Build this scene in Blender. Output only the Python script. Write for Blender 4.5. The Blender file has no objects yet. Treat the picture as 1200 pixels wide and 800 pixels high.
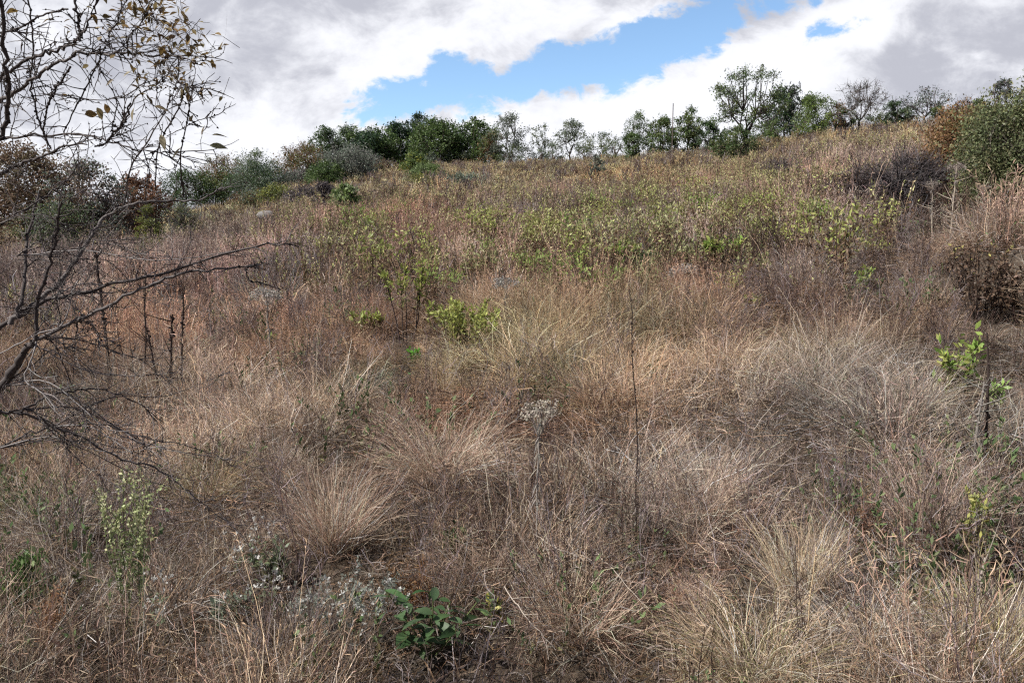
import bpy, math, random
import numpy as np
from mathutils import Vector

R = math.radians
sc = bpy.context.scene
col = sc.collection

# ------------------------------------------------------------------ camera
F = 924.0                    # focal length in pixels of the 1200 px wide photograph
PITCH = R(-6.0)
EYE = np.array([0.0, 0.0, 1.6])
cam_d = bpy.data.cameras.new("camera")
cam = bpy.data.objects.new("camera", cam_d)
col.objects.link(cam)
cam.location = EYE
cam.rotation_euler = (R(90) + PITCH, 0, 0)
cam_d.sensor_width = 36.0
cam_d.lens = 36.0 * F / 1200.0
cam_d.clip_start = 0.05
cam_d.clip_end = 9000
sc.camera = cam

# ------------------------------------------------------------------ light
SUN_EL = R(47)
SUN_AZ = R(-112)             # measured from +Y towards +X
SUN_DIR = Vector((math.sin(SUN_AZ) * math.cos(SUN_EL), math.cos(SUN_AZ) * math.cos(SUN_EL), math.sin(SUN_EL)))
sun_d = bpy.data.lights.new("sun", 'SUN')
sun_d.energy = 5.0
sun_d.angle = R(0.6)
sun_d.color = (1.0, 0.95, 0.87)
sun = bpy.data.objects.new("sun", sun_d)
col.objects.link(sun)
sun.rotation_euler = SUN_DIR.to_track_quat('Z', 'Y').to_euler()

sc.view_settings.view_transform = 'Standard'
sc.view_settings.look = 'None'
sc.view_settings.exposure = 0.44
sc.view_settings.gamma = 1.0
sc.render.engine = 'CYCLES'
sc.cycles.use_adaptive_sampling = True
sc.cycles.adaptive_threshold = 0.03
sc.cycles.max_bounces = 3
sc.cycles.diffuse_bounces = 1
sc.cycles.transmission_bounces = 2
sc.cycles.transparent_max_bounces = 4
sc.cycles.caustics_reflective = False
sc.cycles.caustics_refractive = False
try:
    sc.cycles.use_denoising = False
    sc.cycles.filter_width = 1.25
except Exception:
    pass


def pixdir(px, py):
    X = (px - 600.0) / F
    Yu = (400.0 - py) / F
    return np.array([X, math.cos(PITCH) - Yu * math.sin(PITCH), math.sin(PITCH) + Yu * math.cos(PITCH)])


# ------------------------------------------------------------------ sky with clouds
world = bpy.data.worlds.new("World")
sc.world = world
world.use_nodes = True
nt = world.node_tree
nt.nodes.clear()


class NG:
    """tiny helper for building math node chains"""
    def __init__(s, nt): s.nt = nt
    def m(s, op, a, b=None, c=None, clamp=False):
        n = s.nt.nodes.new('ShaderNodeMath'); n.operation = op; n.use_clamp = clamp
        for i, v in enumerate((a, b, c)):
            if v is None: continue
            if isinstance(v, (int, float)): n.inputs[i].default_value = v
            else: s.nt.links.new(v, n.inputs[i])
        return n.outputs[0]
    def ramp(s, v, lo, hi):
        n = s.nt.nodes.new('ShaderNodeMapRange'); n.interpolation_type = 'SMOOTHSTEP'
        s.nt.links.new(v, n.inputs['Value'])
        n.inputs['From Min'].default_value = lo; n.inputs['From Max'].default_value = hi
        return n.outputs['Result']
    def mix(s, f, a, b, typ='MIX'):
        n = s.nt.nodes.new('ShaderNodeMix'); n.data_type = 'RGBA'; n.blend_type = typ
        for sock, v in ((n.inputs[0], f), (n.inputs[6], a), (n.inputs[7], b)):
            if isinstance(v, (int, float)): sock.default_value = v
            elif isinstance(v, tuple): sock.default_value = (*v, 1.0)
            else: s.nt.links.new(v, sock)
        return n.outputs[2]
    def noise(s, vec, scale, detail=6, rough=0.55, dist=0.0):
        n = s.nt.nodes.new('ShaderNodeTexNoise')
        s.nt.links.new(vec, n.inputs['Vector'])
        n.inputs['Scale'].default_value = scale; n.inputs['Detail'].default_value = detail
        n.inputs['Roughness'].default_value = rough; n.inputs['Distortion'].default_value = dist
        return n.outputs[0]


g = NG(nt)
tc = nt.nodes.new('ShaderNodeTexCoord')
sep = nt.nodes.new('ShaderNodeSeparateXYZ')
nt.links.new(tc.outputs['Generated'], sep.inputs[0])
dx, dy, dz = sep.outputs
ysafe = g.m('MAXIMUM', dy, 0.05)
U = g.m('DIVIDE', dx, ysafe)
E = g.m('DIVIDE', dz, ysafe)
comb = nt.nodes.new('ShaderNodeCombineXYZ')
nt.links.new(U, comb.inputs[0]); nt.links.new(g.m('MULTIPLY', E, 1.5), comb.inputs[1])
front = g.ramp(dy, 0.1, 0.3)


def ue(px, py):
    d = pixdir(px, py)
    return d[0] / d[1], d[2] / d[1]


def blobs(lst):
    tot = None
    for px, py, sx, sy, rot, amp in lst:
        u0, e0 = ue(px, py)
        du = g.m('SUBTRACT', U, u0); de = g.m('SUBTRACT', E, e0)
        c, s_ = math.cos(R(rot)), math.sin(R(rot))
        a = g.m('ADD', g.m('MULTIPLY', du, c), g.m('MULTIPLY', de, s_))
        b = g.m('SUBTRACT', g.m('MULTIPLY', de, c), g.m('MULTIPLY', du, s_))
        a = g.m('DIVIDE', a, sx / F); b = g.m('DIVIDE', b, sy / F)
        r2 = g.m('ADD', g.m('MULTIPLY', a, a), g.m('MULTIPLY', b, b))
        v = g.m('MULTIPLY', g.m('EXPONENT', g.m('MULTIPLY', r2, -1.0)), amp)
        tot = v if tot is None else g.m('ADD', tot, v)
    return tot


n_big = g.noise(comb.outputs[0], 8.0, 9, 0.62, 0.35)
n_soft = g.noise(comb.outputs[0], 3.2, 4, 0.5)
n_mid = g.noise(comb.outputs[0], 15.0, 8, 0.6, 0.5)
n_fine = g.noise(comb.outputs[0], 26.0, 8, 0.65, 0.4)
blue = blobs([(455, 122, 62, 26, 12, 1.1), (555, 100, 66, 30, 12, 1.15), (655, 80, 75, 34, 10, 1.2),
              (755, 55, 80, 34, 22, 1.2), (860, 18, 80, 28, 22, 1.2), (965, 36, 52, 13, 14, 0.85),
              (590, 55, 36, 30, 0, -0.8), (900, 45, 40, 14, 30, -0.45), (520, 78, 26, 22, 0, 0.5), (930, 8, 40, 14, 20, 0.5), (700, 22, 60, 12, 10, -0.35)])
blue = g.m('MULTIPLY', blue, front)
near_gap = g.ramp(blue, 0.08, 0.45)
wob = g.m('ADD', g.m('ADD', g.m('MULTIPLY', g.m('SUBTRACT', n_big, 0.5), 1.9), g.m('MULTIPLY', g.m('SUBTRACT', n_mid, 0.5), 2.6)), g.m('MULTIPLY', g.m('SUBTRACT', n_fine, 0.5), 1.7))
gap = g.m('ADD', blue, g.m('MULTIPLY', wob, near_gap))
blue_mask = g.ramp(gap, 0.36, 0.92)
offs = nt.nodes.new('ShaderNodeVectorMath'); offs.operation = 'ADD'
nt.links.new(comb.outputs[0], offs.inputs[0]); offs.inputs[1].default_value = (-0.022, 0.035, 0.0)
relief = g.m('SUBTRACT', n_big, g.noise(offs.outputs[0], 8.0, 9, 0.62, 0.35))
bright = blobs([(470, 70, 95, 60, 0, 0.9), (640, 20, 130, 28, 0, 0.8), (650, 150, 190, 48, 6, 1.0),
                (840, 110, 170, 48, 25, 1.0), (960, 55, 110, 38, 30, 0.9), (330, 150, 110, 40, 0, 0.45),
                (1045, 140, 70, 22, 20, 0.5), (150, 190, 200, 40, 0, 0.55), (1020, 5, 90, 18, 20, 0.5),
                (260, 20, 60, 50, 0, 0.12), (430, 6, 60, 22, 0, -0.9), (1120, 60, 120, 45, 10, -0.35)])
bright = g.m('ADD', g.m('MULTIPLY', bright, front), g.m('MULTIPLY', g.m('SUBTRACT', n_big, 0.5), 1.5))
bright = g.m('ADD', bright, g.m('MULTIPLY', g.m('SUBTRACT', n_soft, 0.5), 1.4))
bright = g.m('ADD', bright, g.m('MULTIPLY', g.m('SUBTRACT', n_fine, 0.5), 0.8))
bright = g.m('ADD', bright, g.m('MULTIPLY', relief, 2.2))
bright = g.m('ADD', bright, g.m('MULTIPLY', g.m('SUBTRACT', n_mid, 0.5), 0.9))
bright = g.m('ADD', bright, 0.2)
bmask = g.ramp(bright, -0.35, 1.15)
CLOUD_GREY = (4.5, 4.6, 5.2)
CLOUD_WHITE = (8.2, 8.3, 8.75)
cloud = g.mix(bmask, CLOUD_GREY, CLOUD_WHITE)
sky = nt.nodes.new('ShaderNodeTexSky')
sky.sky_type = 'NISHITA'
sky.sun_disc = False
sky.sun_elevation = SUN_EL
sky.sun_rotation = SUN_AZ
sky.altitude = 1400
sky.air_density = 1.0
sky.dust_density = 0.6
sky.ozone_density = 1.6
skyc = g.mix(1.0, sky.outputs[0], (1.62, 1.72, 1.70), 'MULTIPLY')
# unseen cloud behind and overhead is dimmed to cut fill and deepen ground shade
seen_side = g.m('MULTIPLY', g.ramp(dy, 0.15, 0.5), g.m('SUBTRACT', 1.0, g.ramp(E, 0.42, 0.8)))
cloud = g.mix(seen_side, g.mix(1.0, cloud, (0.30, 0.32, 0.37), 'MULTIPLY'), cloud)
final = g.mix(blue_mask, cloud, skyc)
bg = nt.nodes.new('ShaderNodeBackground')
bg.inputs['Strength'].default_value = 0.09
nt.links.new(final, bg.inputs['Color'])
wo = nt.nodes.new('ShaderNodeOutputWorld')
nt.links.new(bg.outputs[0], wo.inputs['Surface'])

# ------------------------------------------------------------------ numeric helpers
rng = np.random.default_rng(11)


def rnd(a, b, n=None): return rng.uniform(a, b, n)


def vnoise(x, y, seed=0):
    x = np.asarray(x, float); y = np.asarray(y, float)
    xi = np.floor(x).astype(np.int64); yi = np.floor(y).astype(np.int64)
    fx = x - xi; fy = y - yi
    fx = fx * fx * (3 - 2 * fx); fy = fy * fy * (3 - 2 * fy)
    def h(a, b):
        v = (a * 374761393 + b * 668265263 + seed * 974634777) & 0xFFFFFFFF
        v = ((v ^ (v >> 13)) * 1274126177) & 0xFFFFFFFF
        return ((v ^ (v >> 16)) & 0xFFFF) / 65535.0
    return (h(xi, yi) * (1 - fx) + h(xi + 1, yi) * fx) * (1 - fy) + (h(xi, yi + 1) * (1 - fx) + h(xi + 1, yi + 1) * fx) * fy


def fbm(x, y, seed=0, o=3):
    t = 0; a = 0.5
    for i in range(o):
        t = t + a * vnoise(np.asarray(x) * 2 ** i, np.asarray(y) * 2 ** i, seed + i); a *= 0.5
    return t / (1 - 0.5 ** o)


def sstep(a, b, x):
    t = np.clip((x - a) / (b - a), 0, 1)
    return t * t * (3 - 2 * t)


# ------------------------------------------------------------------ terrain
_cr = [(-500, 268, 45), (-200, 264, 48), (0, 256, 50), (150, 250, 52), (250, 240, 54), (300, 222, 58), (350, 205, 64), (400, 196, 68),
       (500, 190, 68), (600, 188, 66), (700, 184, 62), (800, 176, 54), (870, 167, 50), (960, 152, 46), (1050, 143, 43),
       (1130, 134, 40), (1200, 124, 38), (1400, 104, 36), (1700, 90, 36)]
_u = []; _S = []; _D = []
for px, row, D in _cr:
    d = pixdir(px, row)
    _u.append(d[0] / d[1]); e = d[2] / d[1]
    _D.append(D); _S.append((1.6 - 0.32 + e * D) / D)
_uu = np.linspace(_u[0], _u[-1], 300)
_k = np.exp(-0.5 * (np.arange(-9, 10) / 4.0) ** 2); _k /= _k.sum()
_Ss = np.convolve(np.pad(np.interp(_uu, _u, _S), 9, mode='edge'), _k, mode='valid')
_Ds = np.convolve(np.pad(np.interp(_uu, _u, _D), 9, mode='edge'), _k, mode='valid')


def gz(x, y):
    x = np.asarray(x, float); y = np.asarray(y, float)
    u = x / np.maximum(y, 1.0)
    w = sstep(0.5, 6.0, y)
    S = 0.15 + w * (np.interp(u, _uu, _Ss) - 0.15)
    D = np.interp(u, _uu, _Ds)
    over = np.maximum(y - D, 0)
    L = 6.0
    yy = np.minimum(y, D) + L * (1 - np.exp(-over / L))
    yy = np.where(y < 0, -40 * (1 - np.exp(np.minimum(y, 0) / 40.0)), yy)
    z = S * yy - 0.05 * np.minimum(over, 250)
    r = np.hypot(x, y)
    amp = sstep(1.0, 10.0, r) * (1 - sstep(150, 400, r))
    z = z + amp * ((fbm(x * 0.22, y * 0.22, 3) - 0.5) * 0.55) + (fbm(x * 0.9, y * 0.9, 9, 2) - 0.5) * 0.12 * (1 - sstep(60, 120, r))
    return z


def ground_at(px, py, lo=1.0, hi=75.0):
    """the point of the slope that lies on the line of sight of a pixel of the photograph"""
    d = pixdir(px, py)
    ts = np.geomspace(lo, hi, 3000)
    P = EYE[None] + ts[:, None] * (d / d[1])[None]
    below = P[:, 2] < gz(P[:, 0], P[:, 1])
    i = int(np.argmax(below)) if below.any() else len(ts) - 1
    x, y = P[i, 0], P[i, 1]
    lim = float(np.interp(x / y, _uu, _Ds)) - 2.0
    if y > lim: x, y = x / y * lim, lim
    return np.array([x, y, float(gz(x, y))])


def at_depth(px, depth):
    d = pixdir(px, 300)
    x = d[0] / d[1] * depth
    return np.array([x, depth, float(gz(x, depth))])


def point(px, py, depth):
    d = pixdir(px, py)
    return EYE + d * (depth / d[1])


# ------------------------------------------------------------------ materials
def surface_mat(name, tint=False, base=None, translucency=0.3, rough=0.65, spec=0.25, noise_amt=0.25, noise_scale=18.0, attr=True):
    m = bpy.data.materials.new(name); m.use_nodes = True
    n = m.node_tree; n.nodes.clear(); q = NG(n)
    if attr:
        a = n.nodes.new('ShaderNodeAttribute'); a.attribute_name = 'Col'
        c = a.outputs['Color']
    else:
        rgb = n.nodes.new('ShaderNodeRGB'); rgb.outputs[0].default_value = (*base, 1); c = rgb.outputs[0]
    if tint:
        t = n.nodes.new('ShaderNodeAttribute'); t.attribute_type = 'INSTANCER'; t.attribute_name = 'tint'
        c = q.mix(1.0, c, t.outputs['Color'], 'MULTIPLY')
    if noise_amt > 0:
        geo = n.nodes.new('ShaderNodeNewGeometry')
        nz = q.noise(geo.outputs['Position'], noise_scale, 3, 0.6)
        f = q.m('ADD', q.m('MULTIPLY', q.m('SUBTRACT', nz, 0.5), noise_amt * 2), 1.0)
        cc = n.nodes.new('ShaderNodeCombineColor')
        for i in range(3): n.links.new(f, cc.inputs[i])
        c = q.mix(1.0, c, cc.outputs[0], 'MULTIPLY')
    if spec > 0:
        p = n.nodes.new('ShaderNodeBsdfPrincipled')
        n.links.new(c, p.inputs['Base Color'])
        p.inputs['Roughness'].default_value = rough
        p.inputs['Specular IOR Level'].default_value = spec
    else:
        p = n.nodes.new('ShaderNodeBsdfDiffuse')
        n.links.new(c, p.inputs['Color'])
    out = n.nodes.new('ShaderNodeOutputMaterial')
    if translucency > 0:
        tr = n.nodes.new('ShaderNodeBsdfTranslucent')
        n.links.new(c, tr.inputs['Color'])
        mx = n.nodes.new('ShaderNodeMixShader'); mx.inputs[0].default_value = translucency
        n.links.new(p.outputs[0], mx.inputs[1]); n.links.new(tr.outputs[0], mx.inputs[2])
        n.links.new(mx.outputs[0], out.inputs['Surface'])
    else:
        n.links.new(p.outputs[0], out.inputs['Surface'])
    return m


M_FIELD = surface_mat("dry_blades_field", tint=True, translucency=0.2, spec=0, noise_amt=0)
M_PLANT = surface_mat("plant_fibre", translucency=0.3)
M_LEAF = surface_mat("leaf_surface", translucency=0.35, rough=0.5, spec=0.35)
M_BARK = surface_mat("bark", translucency=0.0, rough=0.85, spec=0.2, noise_amt=0.6, noise_scale=120)
M_FARBARK = surface_mat("far_bark", translucency=0.0, rough=0.85, spec=0.2, noise_amt=0.4, noise_scale=8)

# ------------------------------------------------------------------ mesh building (quads only)
class MB:
    def __init__(s): s.V = []; s.Q = []; s.C = []; s.n = 0
    def add(s, V, Q, C):
        V = np.asarray(V, np.float32).reshape(-1, 3)
        C = np.broadcast_to(np.asarray(C, np.float32), (len(V), 3))
        s.V.append(V); s.Q.append(np.asarray(Q, np.int64) + s.n); s.C.append(C); s.n += len(V)
    def arrays(s):
        return np.concatenate(s.V), np.concatenate(s.Q), np.concatenate(s.C)
    def build(s, name, mat, parent=None, loc=None, smooth=False):
        V, Q, C = s.arrays()
        o = mesh_obj(name, V, Q, C, mat, smooth)
        if parent is not None: o.parent = parent
        if loc is not None: o.location = loc
        return o


def mesh_data(name, V, Q, C, mat, smooth=False, extra_points=0):
    me = bpy.data.meshes.new(name)
    me.vertices.add(len(V)); me.vertices.foreach_set('co', np.ascontiguousarray(V, np.float32).ravel())
    nq = len(Q)
    me.loops.add(nq * 4); me.loops.foreach_set('vertex_index', Q.astype(np.int32).ravel())
    me.polygons.add(nq)
    me.polygons.foreach_set('loop_start', (np.arange(nq) * 4).astype(np.int32))
    me.polygons.foreach_set('loop_total', np.full(nq, 4, np.int32))
    me.update(calc_edges=True)
    if smooth: me.polygons.foreach_set('use_smooth', np.ones(nq, bool))
    ca = me.attributes.new('Col', 'FLOAT_COLOR', 'POINT')
    C4 = np.concatenate([C, np.ones((len(C), 1))], 1).astype(np.float32)
    ca.data.foreach_set('color', C4.ravel())
    me.materials.append(mat)
    return me


def mesh_obj(name, V, Q, C, mat, smooth=False):
    me = mesh_data(name, V, Q, C, mat, smooth)
    o = bpy.data.objects.new(name, me); col.objects.link(o)
    return o


def norm(v): return v / np.maximum(np.linalg.norm(v, axis=-1, keepdims=True), 1e-9)


def ribbons(mb, P, W, C, side=None):
    """P (n,k,3) paths, W (n,k) widths, C (n,3) or (n,k,3)"""
    n, k, _ = P.shape
    if side is None:
        T = norm(P[:, -1] - P[:, 0]); rv = norm(rng.normal(size=(n, 3)))
        side = norm(np.cross(T, rv))
    s = side[:, None, :] * (np.broadcast_to(W, (n, k)) * 0.5)[..., None]
    V = np.stack([P - s, P + s], 2).reshape(-1, 3)
    C = np.asarray(C)
    if C.ndim == 1: C = np.broadcast_to(C, (n, 3))
    if C.ndim == 2: C = np.broadcast_to(C[:, None, :], (n, k, 3))
    CC = np.repeat(C.reshape(-1, 3), 2, axis=0)
    i = np.arange(n)[:, None] * (2 * k) + 2 * np.arange(k - 1)[None]
    Q = np.stack([i, i + 1, i + 3, i + 2], -1).reshape(-1, 4)
    mb.add(V, Q, CC)


def tubes(mb, P, Rr, C, m=5):
    """P (n,k,3), Rr (n,k); round stems"""
    n, k, _ = P.shape
    T = np.empty_like(P); T[:, 1:-1] = P[:, 2:] - P[:, :-2]; T[:, 0] = P[:, 1] - P[:, 0]; T[:, -1] = P[:, -1] - P[:, -2]
    T = norm(T)
    ref = np.where(np.abs(T[:, :1, 2:3]) > 0.8, np.array([1.0, 0.1, 0]), np.array([0.05, 0.1, 1.0]))
    A = norm(np.cross(T, np.broadcast_to(ref, T.shape))); B = np.cross(T, A)
    an = np.arange(m) * 2 * math.pi / m
    ring = A[:, :, None] * np.cos(an)[None, None, :, None] + B[:, :, None] * np.sin(an)[None, None, :, None]
    V = P[:, :, None] + ring * np.broadcast_to(Rr, (n, k))[..., None, None]
    C = np.asarray(C)
    if C.ndim == 1: C = np.broadcast_to(C, (n, 3))
    if C.ndim == 2: C = np.broadcast_to(C[:, None, :], (n, k, 3))
    CC = np.repeat(C.reshape(-1, 3), m, axis=0)
    b = np.arange(n)[:, None, None] * (k * m) + np.arange(k - 1)[None, :, None] * m + np.arange(m)[None, None]
    b2 = np.arange(n)[:, None, None] * (k * m) + np.arange(k - 1)[None, :, None] * m + ((np.arange(m) + 1) % m)[None, None]
    Q = np.stack([b, b2, b2 + m, b + m], -1).reshape(-1, 4)
    mb.add(V.reshape(-1, 3), Q, CC)


def leaves(mb, P, L, Wd, C, up=0.3, dirs=None):
    """four-cornered leaves; P (n,3) bases"""
    n = len(P)
    d = norm(rng.normal(size=(n, 3)) + np.array([0, 0, up])) if dirs is None else norm(dirs)
    s = norm(np.cross(d, rng.normal(size=(n, 3))))
    nn = np.cross(d, s)
    L = np.broadcast_to(L, n)[:, None]; Wd = np.broadcast_to(Wd, n)[:, None]
    V = np.stack([P, P + d * L * 0.5 + s * Wd * 0.5 + nn * Wd * 0.12, P + d * L, P + d * L * 0.5 - s * Wd * 0.5 + nn * Wd * 0.12], 1)
    i = np.arange(n) * 4
    Q = np.stack([i, i + 1, i + 2, i + 3], -1)
    C = np.asarray(C)
    if C.ndim == 1: C = np.broadcast_to(C, (n, 3))
    mb.add(V.reshape(-1, 3), Q, np.repeat(C, 4, axis=0))


def broad_leaves(mb, P, L, Wd, C, dirs, fold=0.25, droop=0.3):
    """leaves with a fold along the midrib: 3 rows by 5 stations"""
    n = len(P); d = norm(dirs)
    s = norm(np.cross(d, np.array([0, 0, 1.0]) + rng.normal(size=(n, 3)) * 0.35)); nn = np.cross(s, d)
    t = np.linspace(0, 1, 6); w = np.sin(np.pi * np.clip(t, 0.02, 0.985) ** 0.8)
    L = np.broadcast_to(L, n)[:, None, None]; Wd = np.broadcast_to(Wd, n)[:, None, None]
    mid = P[:, None] + d[:, None] * L * t[None, :, None] + np.array([0, 0, -1.0]) * (t ** 2)[None, :, None] * L * droop
    off = s[:, None] * Wd * 0.5 * w[None, :, None]; lift = nn[:, None] * Wd * 0.5 * fold * w[None, :, None]
    V = np.stack([mid - off + lift, mid, mid + off + lift], 2)
    k = 6
    b = np.arange(n)[:, None, None] * (k * 3) + np.arange(k - 1)[None, :, None] * 3 + np.arange(2)[None, None]
    Q = np.stack([b, b + 1, b + 4, b + 3], -1).reshape(-1, 4)
    C = np.broadcast_to(np.asarray(C, float), (n, 3))
    mb.add(V.reshape(-1, 3), Q, np.repeat(C, k * 3, axis=0))


def blade_paths(base, length, lean, droop, az, k=5, wobble=0.12):
    n = len(base)
    t = (np.arange(k - 1) + 0.5) / (k - 1)
    th = lean[:, None] + droop[:, None] * t[None] ** 1.4 + rng.normal(size=(n, k - 1)) * wobble
    ph = az[:, None] + np.cumsum(rng.normal(size=(n, k - 1)) * wobble * 1.5, 1)
    st = (length / (k - 1))[:, None]
    D = np.stack([np.sin(th) * np.cos(ph) * st, np.sin(th) * np.sin(ph) * st, np.cos(th) * st], -1)
    P = np.concatenate([base[:, None], base[:, None] + np.cumsum(D, 1)], 1)
    P[..., 2] = np.maximum(P[..., 2], -0.02)
    return P


def pick(cols, n, var=0.14):
    c = np.array(cols)[rng.integers(0, len(cols), n)]
    return np.clip(c * np.exp(rng.normal(size=(n, 1)) * var) * (1 + rng.normal(size=(n, 3)) * 0.03), 0.01, 0.95)


TAN = (0.41, 0.322, 0.252); STRAW = (0.54, 0.44, 0.33); PINK = (0.40, 0.30, 0.255); RUST = (0.33, 0.235, 0.195)
GREY = (0.32, 0.29, 0.28); DGREY = (0.17, 0.15, 0.14); BROWN = (0.20, 0.135, 0.095); OLIVE = (0.23, 0.22, 0.11)
DARKG = (0.07, 0.10, 0.04); YG = (0.38, 0.42, 0.13); GREEN = (0.16, 0.26, 0.06); SAGE = (0.22, 0.27, 0.19); PALEY = (0.50, 0.46, 0.22)
DRYBR = (0.24, 0.17, 0.11)


def cone_blades(mb, n, h, w, spread, lean, droop, cols, k=5, rbase=0.06, hv=0.35, wobble=0.12, center=(0, 0, 0)):
    a = rnd(0, 2 * math.pi, n); r = rbase * np.sqrt(rnd(0, 1, n))
    base = np.stack([np.cos(a) * r, np.sin(a) * r, np.full(n, -0.015)], -1) + np.array(center)
    az = a + rng.normal(size=n) * 0.7
    le = np.abs(rng.normal(size=n)) * spread + lean * rnd(0, 1, n)
    L = h * rnd(1 - hv, 1 + hv * 0.5, n)
    P = blade_paths(base, L, le, droop * rnd(0.2, 1.2, n), az, k, wobble)
    taper = np.linspace(1, 0.3, k)[None] * (w * rnd(0.6, 1.3, n))[:, None]
    ribbons(mb, P, taper, np.clip(pick(cols, n, 0.48) * 1.36, 0, 0.88))
    return P


def seed_heads(mb, P, size, count, w, cols, frac=0.35):
    """feathery side strokes along the upper part of each stem"""
    n = len(P); k = P.shape[1]
    for j in range(count):
        t = 1 - frac * (j + 0.5) / count
        f = t * (k - 1); i = int(min(f, k - 2)); q = P[:, i] + (P[:, i + 1] - P[:, i]) * (f - i)
        T = norm(P[:, -1] - P[:, -2])
        d = norm(T * 0.9 + rng.normal(size=(n, 3)) * 0.55)
        s = size * rnd(0.5, 1.2, n)
        PP = np.stack([q, q + d * s[:, None] * 0.5, q + d * s[:, None] + rng.normal(size=(n, 3)) * s[:, None] * 0.15], 1)
        ribbons(mb, PP, np.broadcast_to(np.array([[w, w * 1.2, w * 0.4]]), (n, 3)), pick(cols, n))


def twiggy(mb, h, w, n_main, cols, spread=0.5, depth=3, kids=4, shrink=0.5, center=(0, 0, 0), rbase=0.05, as_tube=False, zig=0.12):
    """a dead, branching stem plant; returns the tips"""
    a = rnd(0, 2 * math.pi, n_main)
    base = np.stack([np.cos(a) * rbase, np.sin(a) * rbase, np.full(n_main, -0.02)], -1) * rnd(0, 1, n_main)[:, None] + np.array(center)
    L = h * rnd(0.7, 1.05, n_main)
    P = blade_paths(base, L, np.abs(rng.normal(size=n_main)) * spread, rnd(-0.2, 0.3, n_main), a, 6, zig)
    tips = []
    width = w
    for lev in range(depth):
        n, k, _ = P.shape
        C = pick(cols, n)
        Wt = np.linspace(1, 0.45, k)[None] * width * np.ones((n, 1))
        (tubes(mb, P, Wt * 0.5, C, 3) if as_tube else ribbons(mb, P, Wt, C))
        tips.append(P[:, -1])
        if lev == depth - 1: break
        t = rnd(0.25, 0.95, (n, kids)); f = t * (k - 1); i = np.minimum(f.astype(int), k - 2)
        idx = np.arange(n)[:, None]
        q = P[idx, i] + (P[idx, i + 1] - P[idx, i]) * (f - i)[..., None]
        T = norm(P[idx, i + 1] - P[idx, i])
        d = norm(T + rng.normal(size=T.shape) * 0.55 + np.array([0, 0, 0.15]))
        ln = (np.linalg.norm(P[:, -1] - P[:, 0], axis=1)[:, None] * shrink * (1.15 - 0.6 * t) * rnd(0.6, 1.2, (n, kids)))
        q = q.reshape(-1, 3); d = d.reshape(-1, 3); ln = ln.reshape(-1)
        m = len(q); kk = 4
        steps = norm(d[:, None] + rng.normal(size=(m, kk, 3)) * zig * 2) * (ln / kk)[:, None, None]
        P = np.concatenate([q[:, None], q[:, None] + np.cumsum(steps, 1)], 1)
        width *= 0.6
    return np.concatenate(tips)


def leafy(mb, h, n_stem, leaf_l, leaf_w, per_stem, cols_top, cols_low, spread=0.25, w=0.004, rbase=0.12, lo=0.35, cut=0.6, center=(0, 0, 0)):
    """upright stems, green-yellow leaves above and withered ones below"""
    a = rnd(0, 2 * math.pi, n_stem); r = rbase * np.sqrt(rnd(0, 1, n_stem))
    base = np.stack([np.cos(a) * r, np.sin(a) * r, np.full(n_stem, -0.02)], -1) + np.array(center)
    P = blade_paths(base, h * rnd(0.7, 1.1, n_stem), np.abs(rng.normal(size=n_stem)) * spread, rnd(-0.2, 0.3, n_stem), a, 6, 0.08)
    ribbons(mb, P, np.linspace(1, 0.4, 6)[None] * w, pick([BROWN, DRYBR, RUST], n_stem))
    n = n_stem; k = 6
    t = rnd(lo, 1.0, (n, per_stem)); f = t * (k - 1) * 0.9999; i = f.astype(int)
    idx = np.arange(n)[:, None]
    q = (P[idx, i] + (P[idx, i + 1] - P[idx, i]) * (f - i)[..., None]).reshape(-1, 3)
    tt = t.reshape(-1); m = len(q)
    top = (tt + rng.normal(size=m) * 0.08) > cut
    C = np.where(top[:, None], pick(cols_top, m), pick(cols_low, m))
    sz = rnd(0.6, 1.2, m)
    leaves(mb, q, leaf_l * sz, leaf_w * sz, C, up=1.7)


# ------------------------------------------------------------------ tagging
def tag(o, label=None, cat=None, group=None, kind=None):
    if label: o['label'] = label
    if cat: o['category'] = cat
    if group: o['group'] = group
    if kind: o['kind'] = kind
    return o


def thing(name, label, cat, loc, group=None, rz=0.0):
    o = bpy.data.objects.new(name, None); col.objects.link(o)
    o.empty_display_size = 0.1
    o.location = [float(v) for v in loc]; o.rotation_euler = (0, 0, rz)
    return tag(o, label, cat, group)


# ------------------------------------------------------------------ ground sheet
az = np.linspace(-math.pi, math.pi, 361)[:-1]
fine = np.linspace(R(-48), R(48), 481)
az = np.unique(np.concatenate([az[np.abs(az) > R(48.5)], fine]))
rad = np.concatenate([[0.02], np.geomspace(0.25, 110, 260), np.geomspace(125, 4200, 24)])
A, Rr = np.meshgrid(az, rad)
X = np.sin(A) * Rr; Y = np.cos(A) * Rr
Zg = gz(X, Y)
Vg = np.stack([X, Y, Zg], -1).reshape(-1, 3)
na = len(az); nr = len(rad)
i, j = np.meshgrid(np.arange(nr - 1), np.arange(na), indexing='ij')
j2 = (j + 1) % na
Qg = np.stack([i * na + j, (i + 1) * na + j, (i + 1) * na + j2, i * na + j2], -1).reshape(-1, 4)
M_SOIL = bpy.data.materials.new("soil_with_litter"); M_SOIL.use_nodes = True
n = M_SOIL.node_tree; q = NG(n)
geo = n.nodes.new('ShaderNodeNewGeometry')
a1 = q.noise(geo.outputs['Position'], 0.6, 5, 0.6)
a2 = q.noise(geo.outputs['Position'], 26.0, 6, 0.7, 0.5)
c = q.mix(q.ramp(a1, 0.35, 0.65), (0.035, 0.025, 0.018), (0.07, 0.05, 0.035))
c = q.mix(q.ramp(a2, 0.45, 0.72), c, (0.16, 0.12, 0.085))
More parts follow.
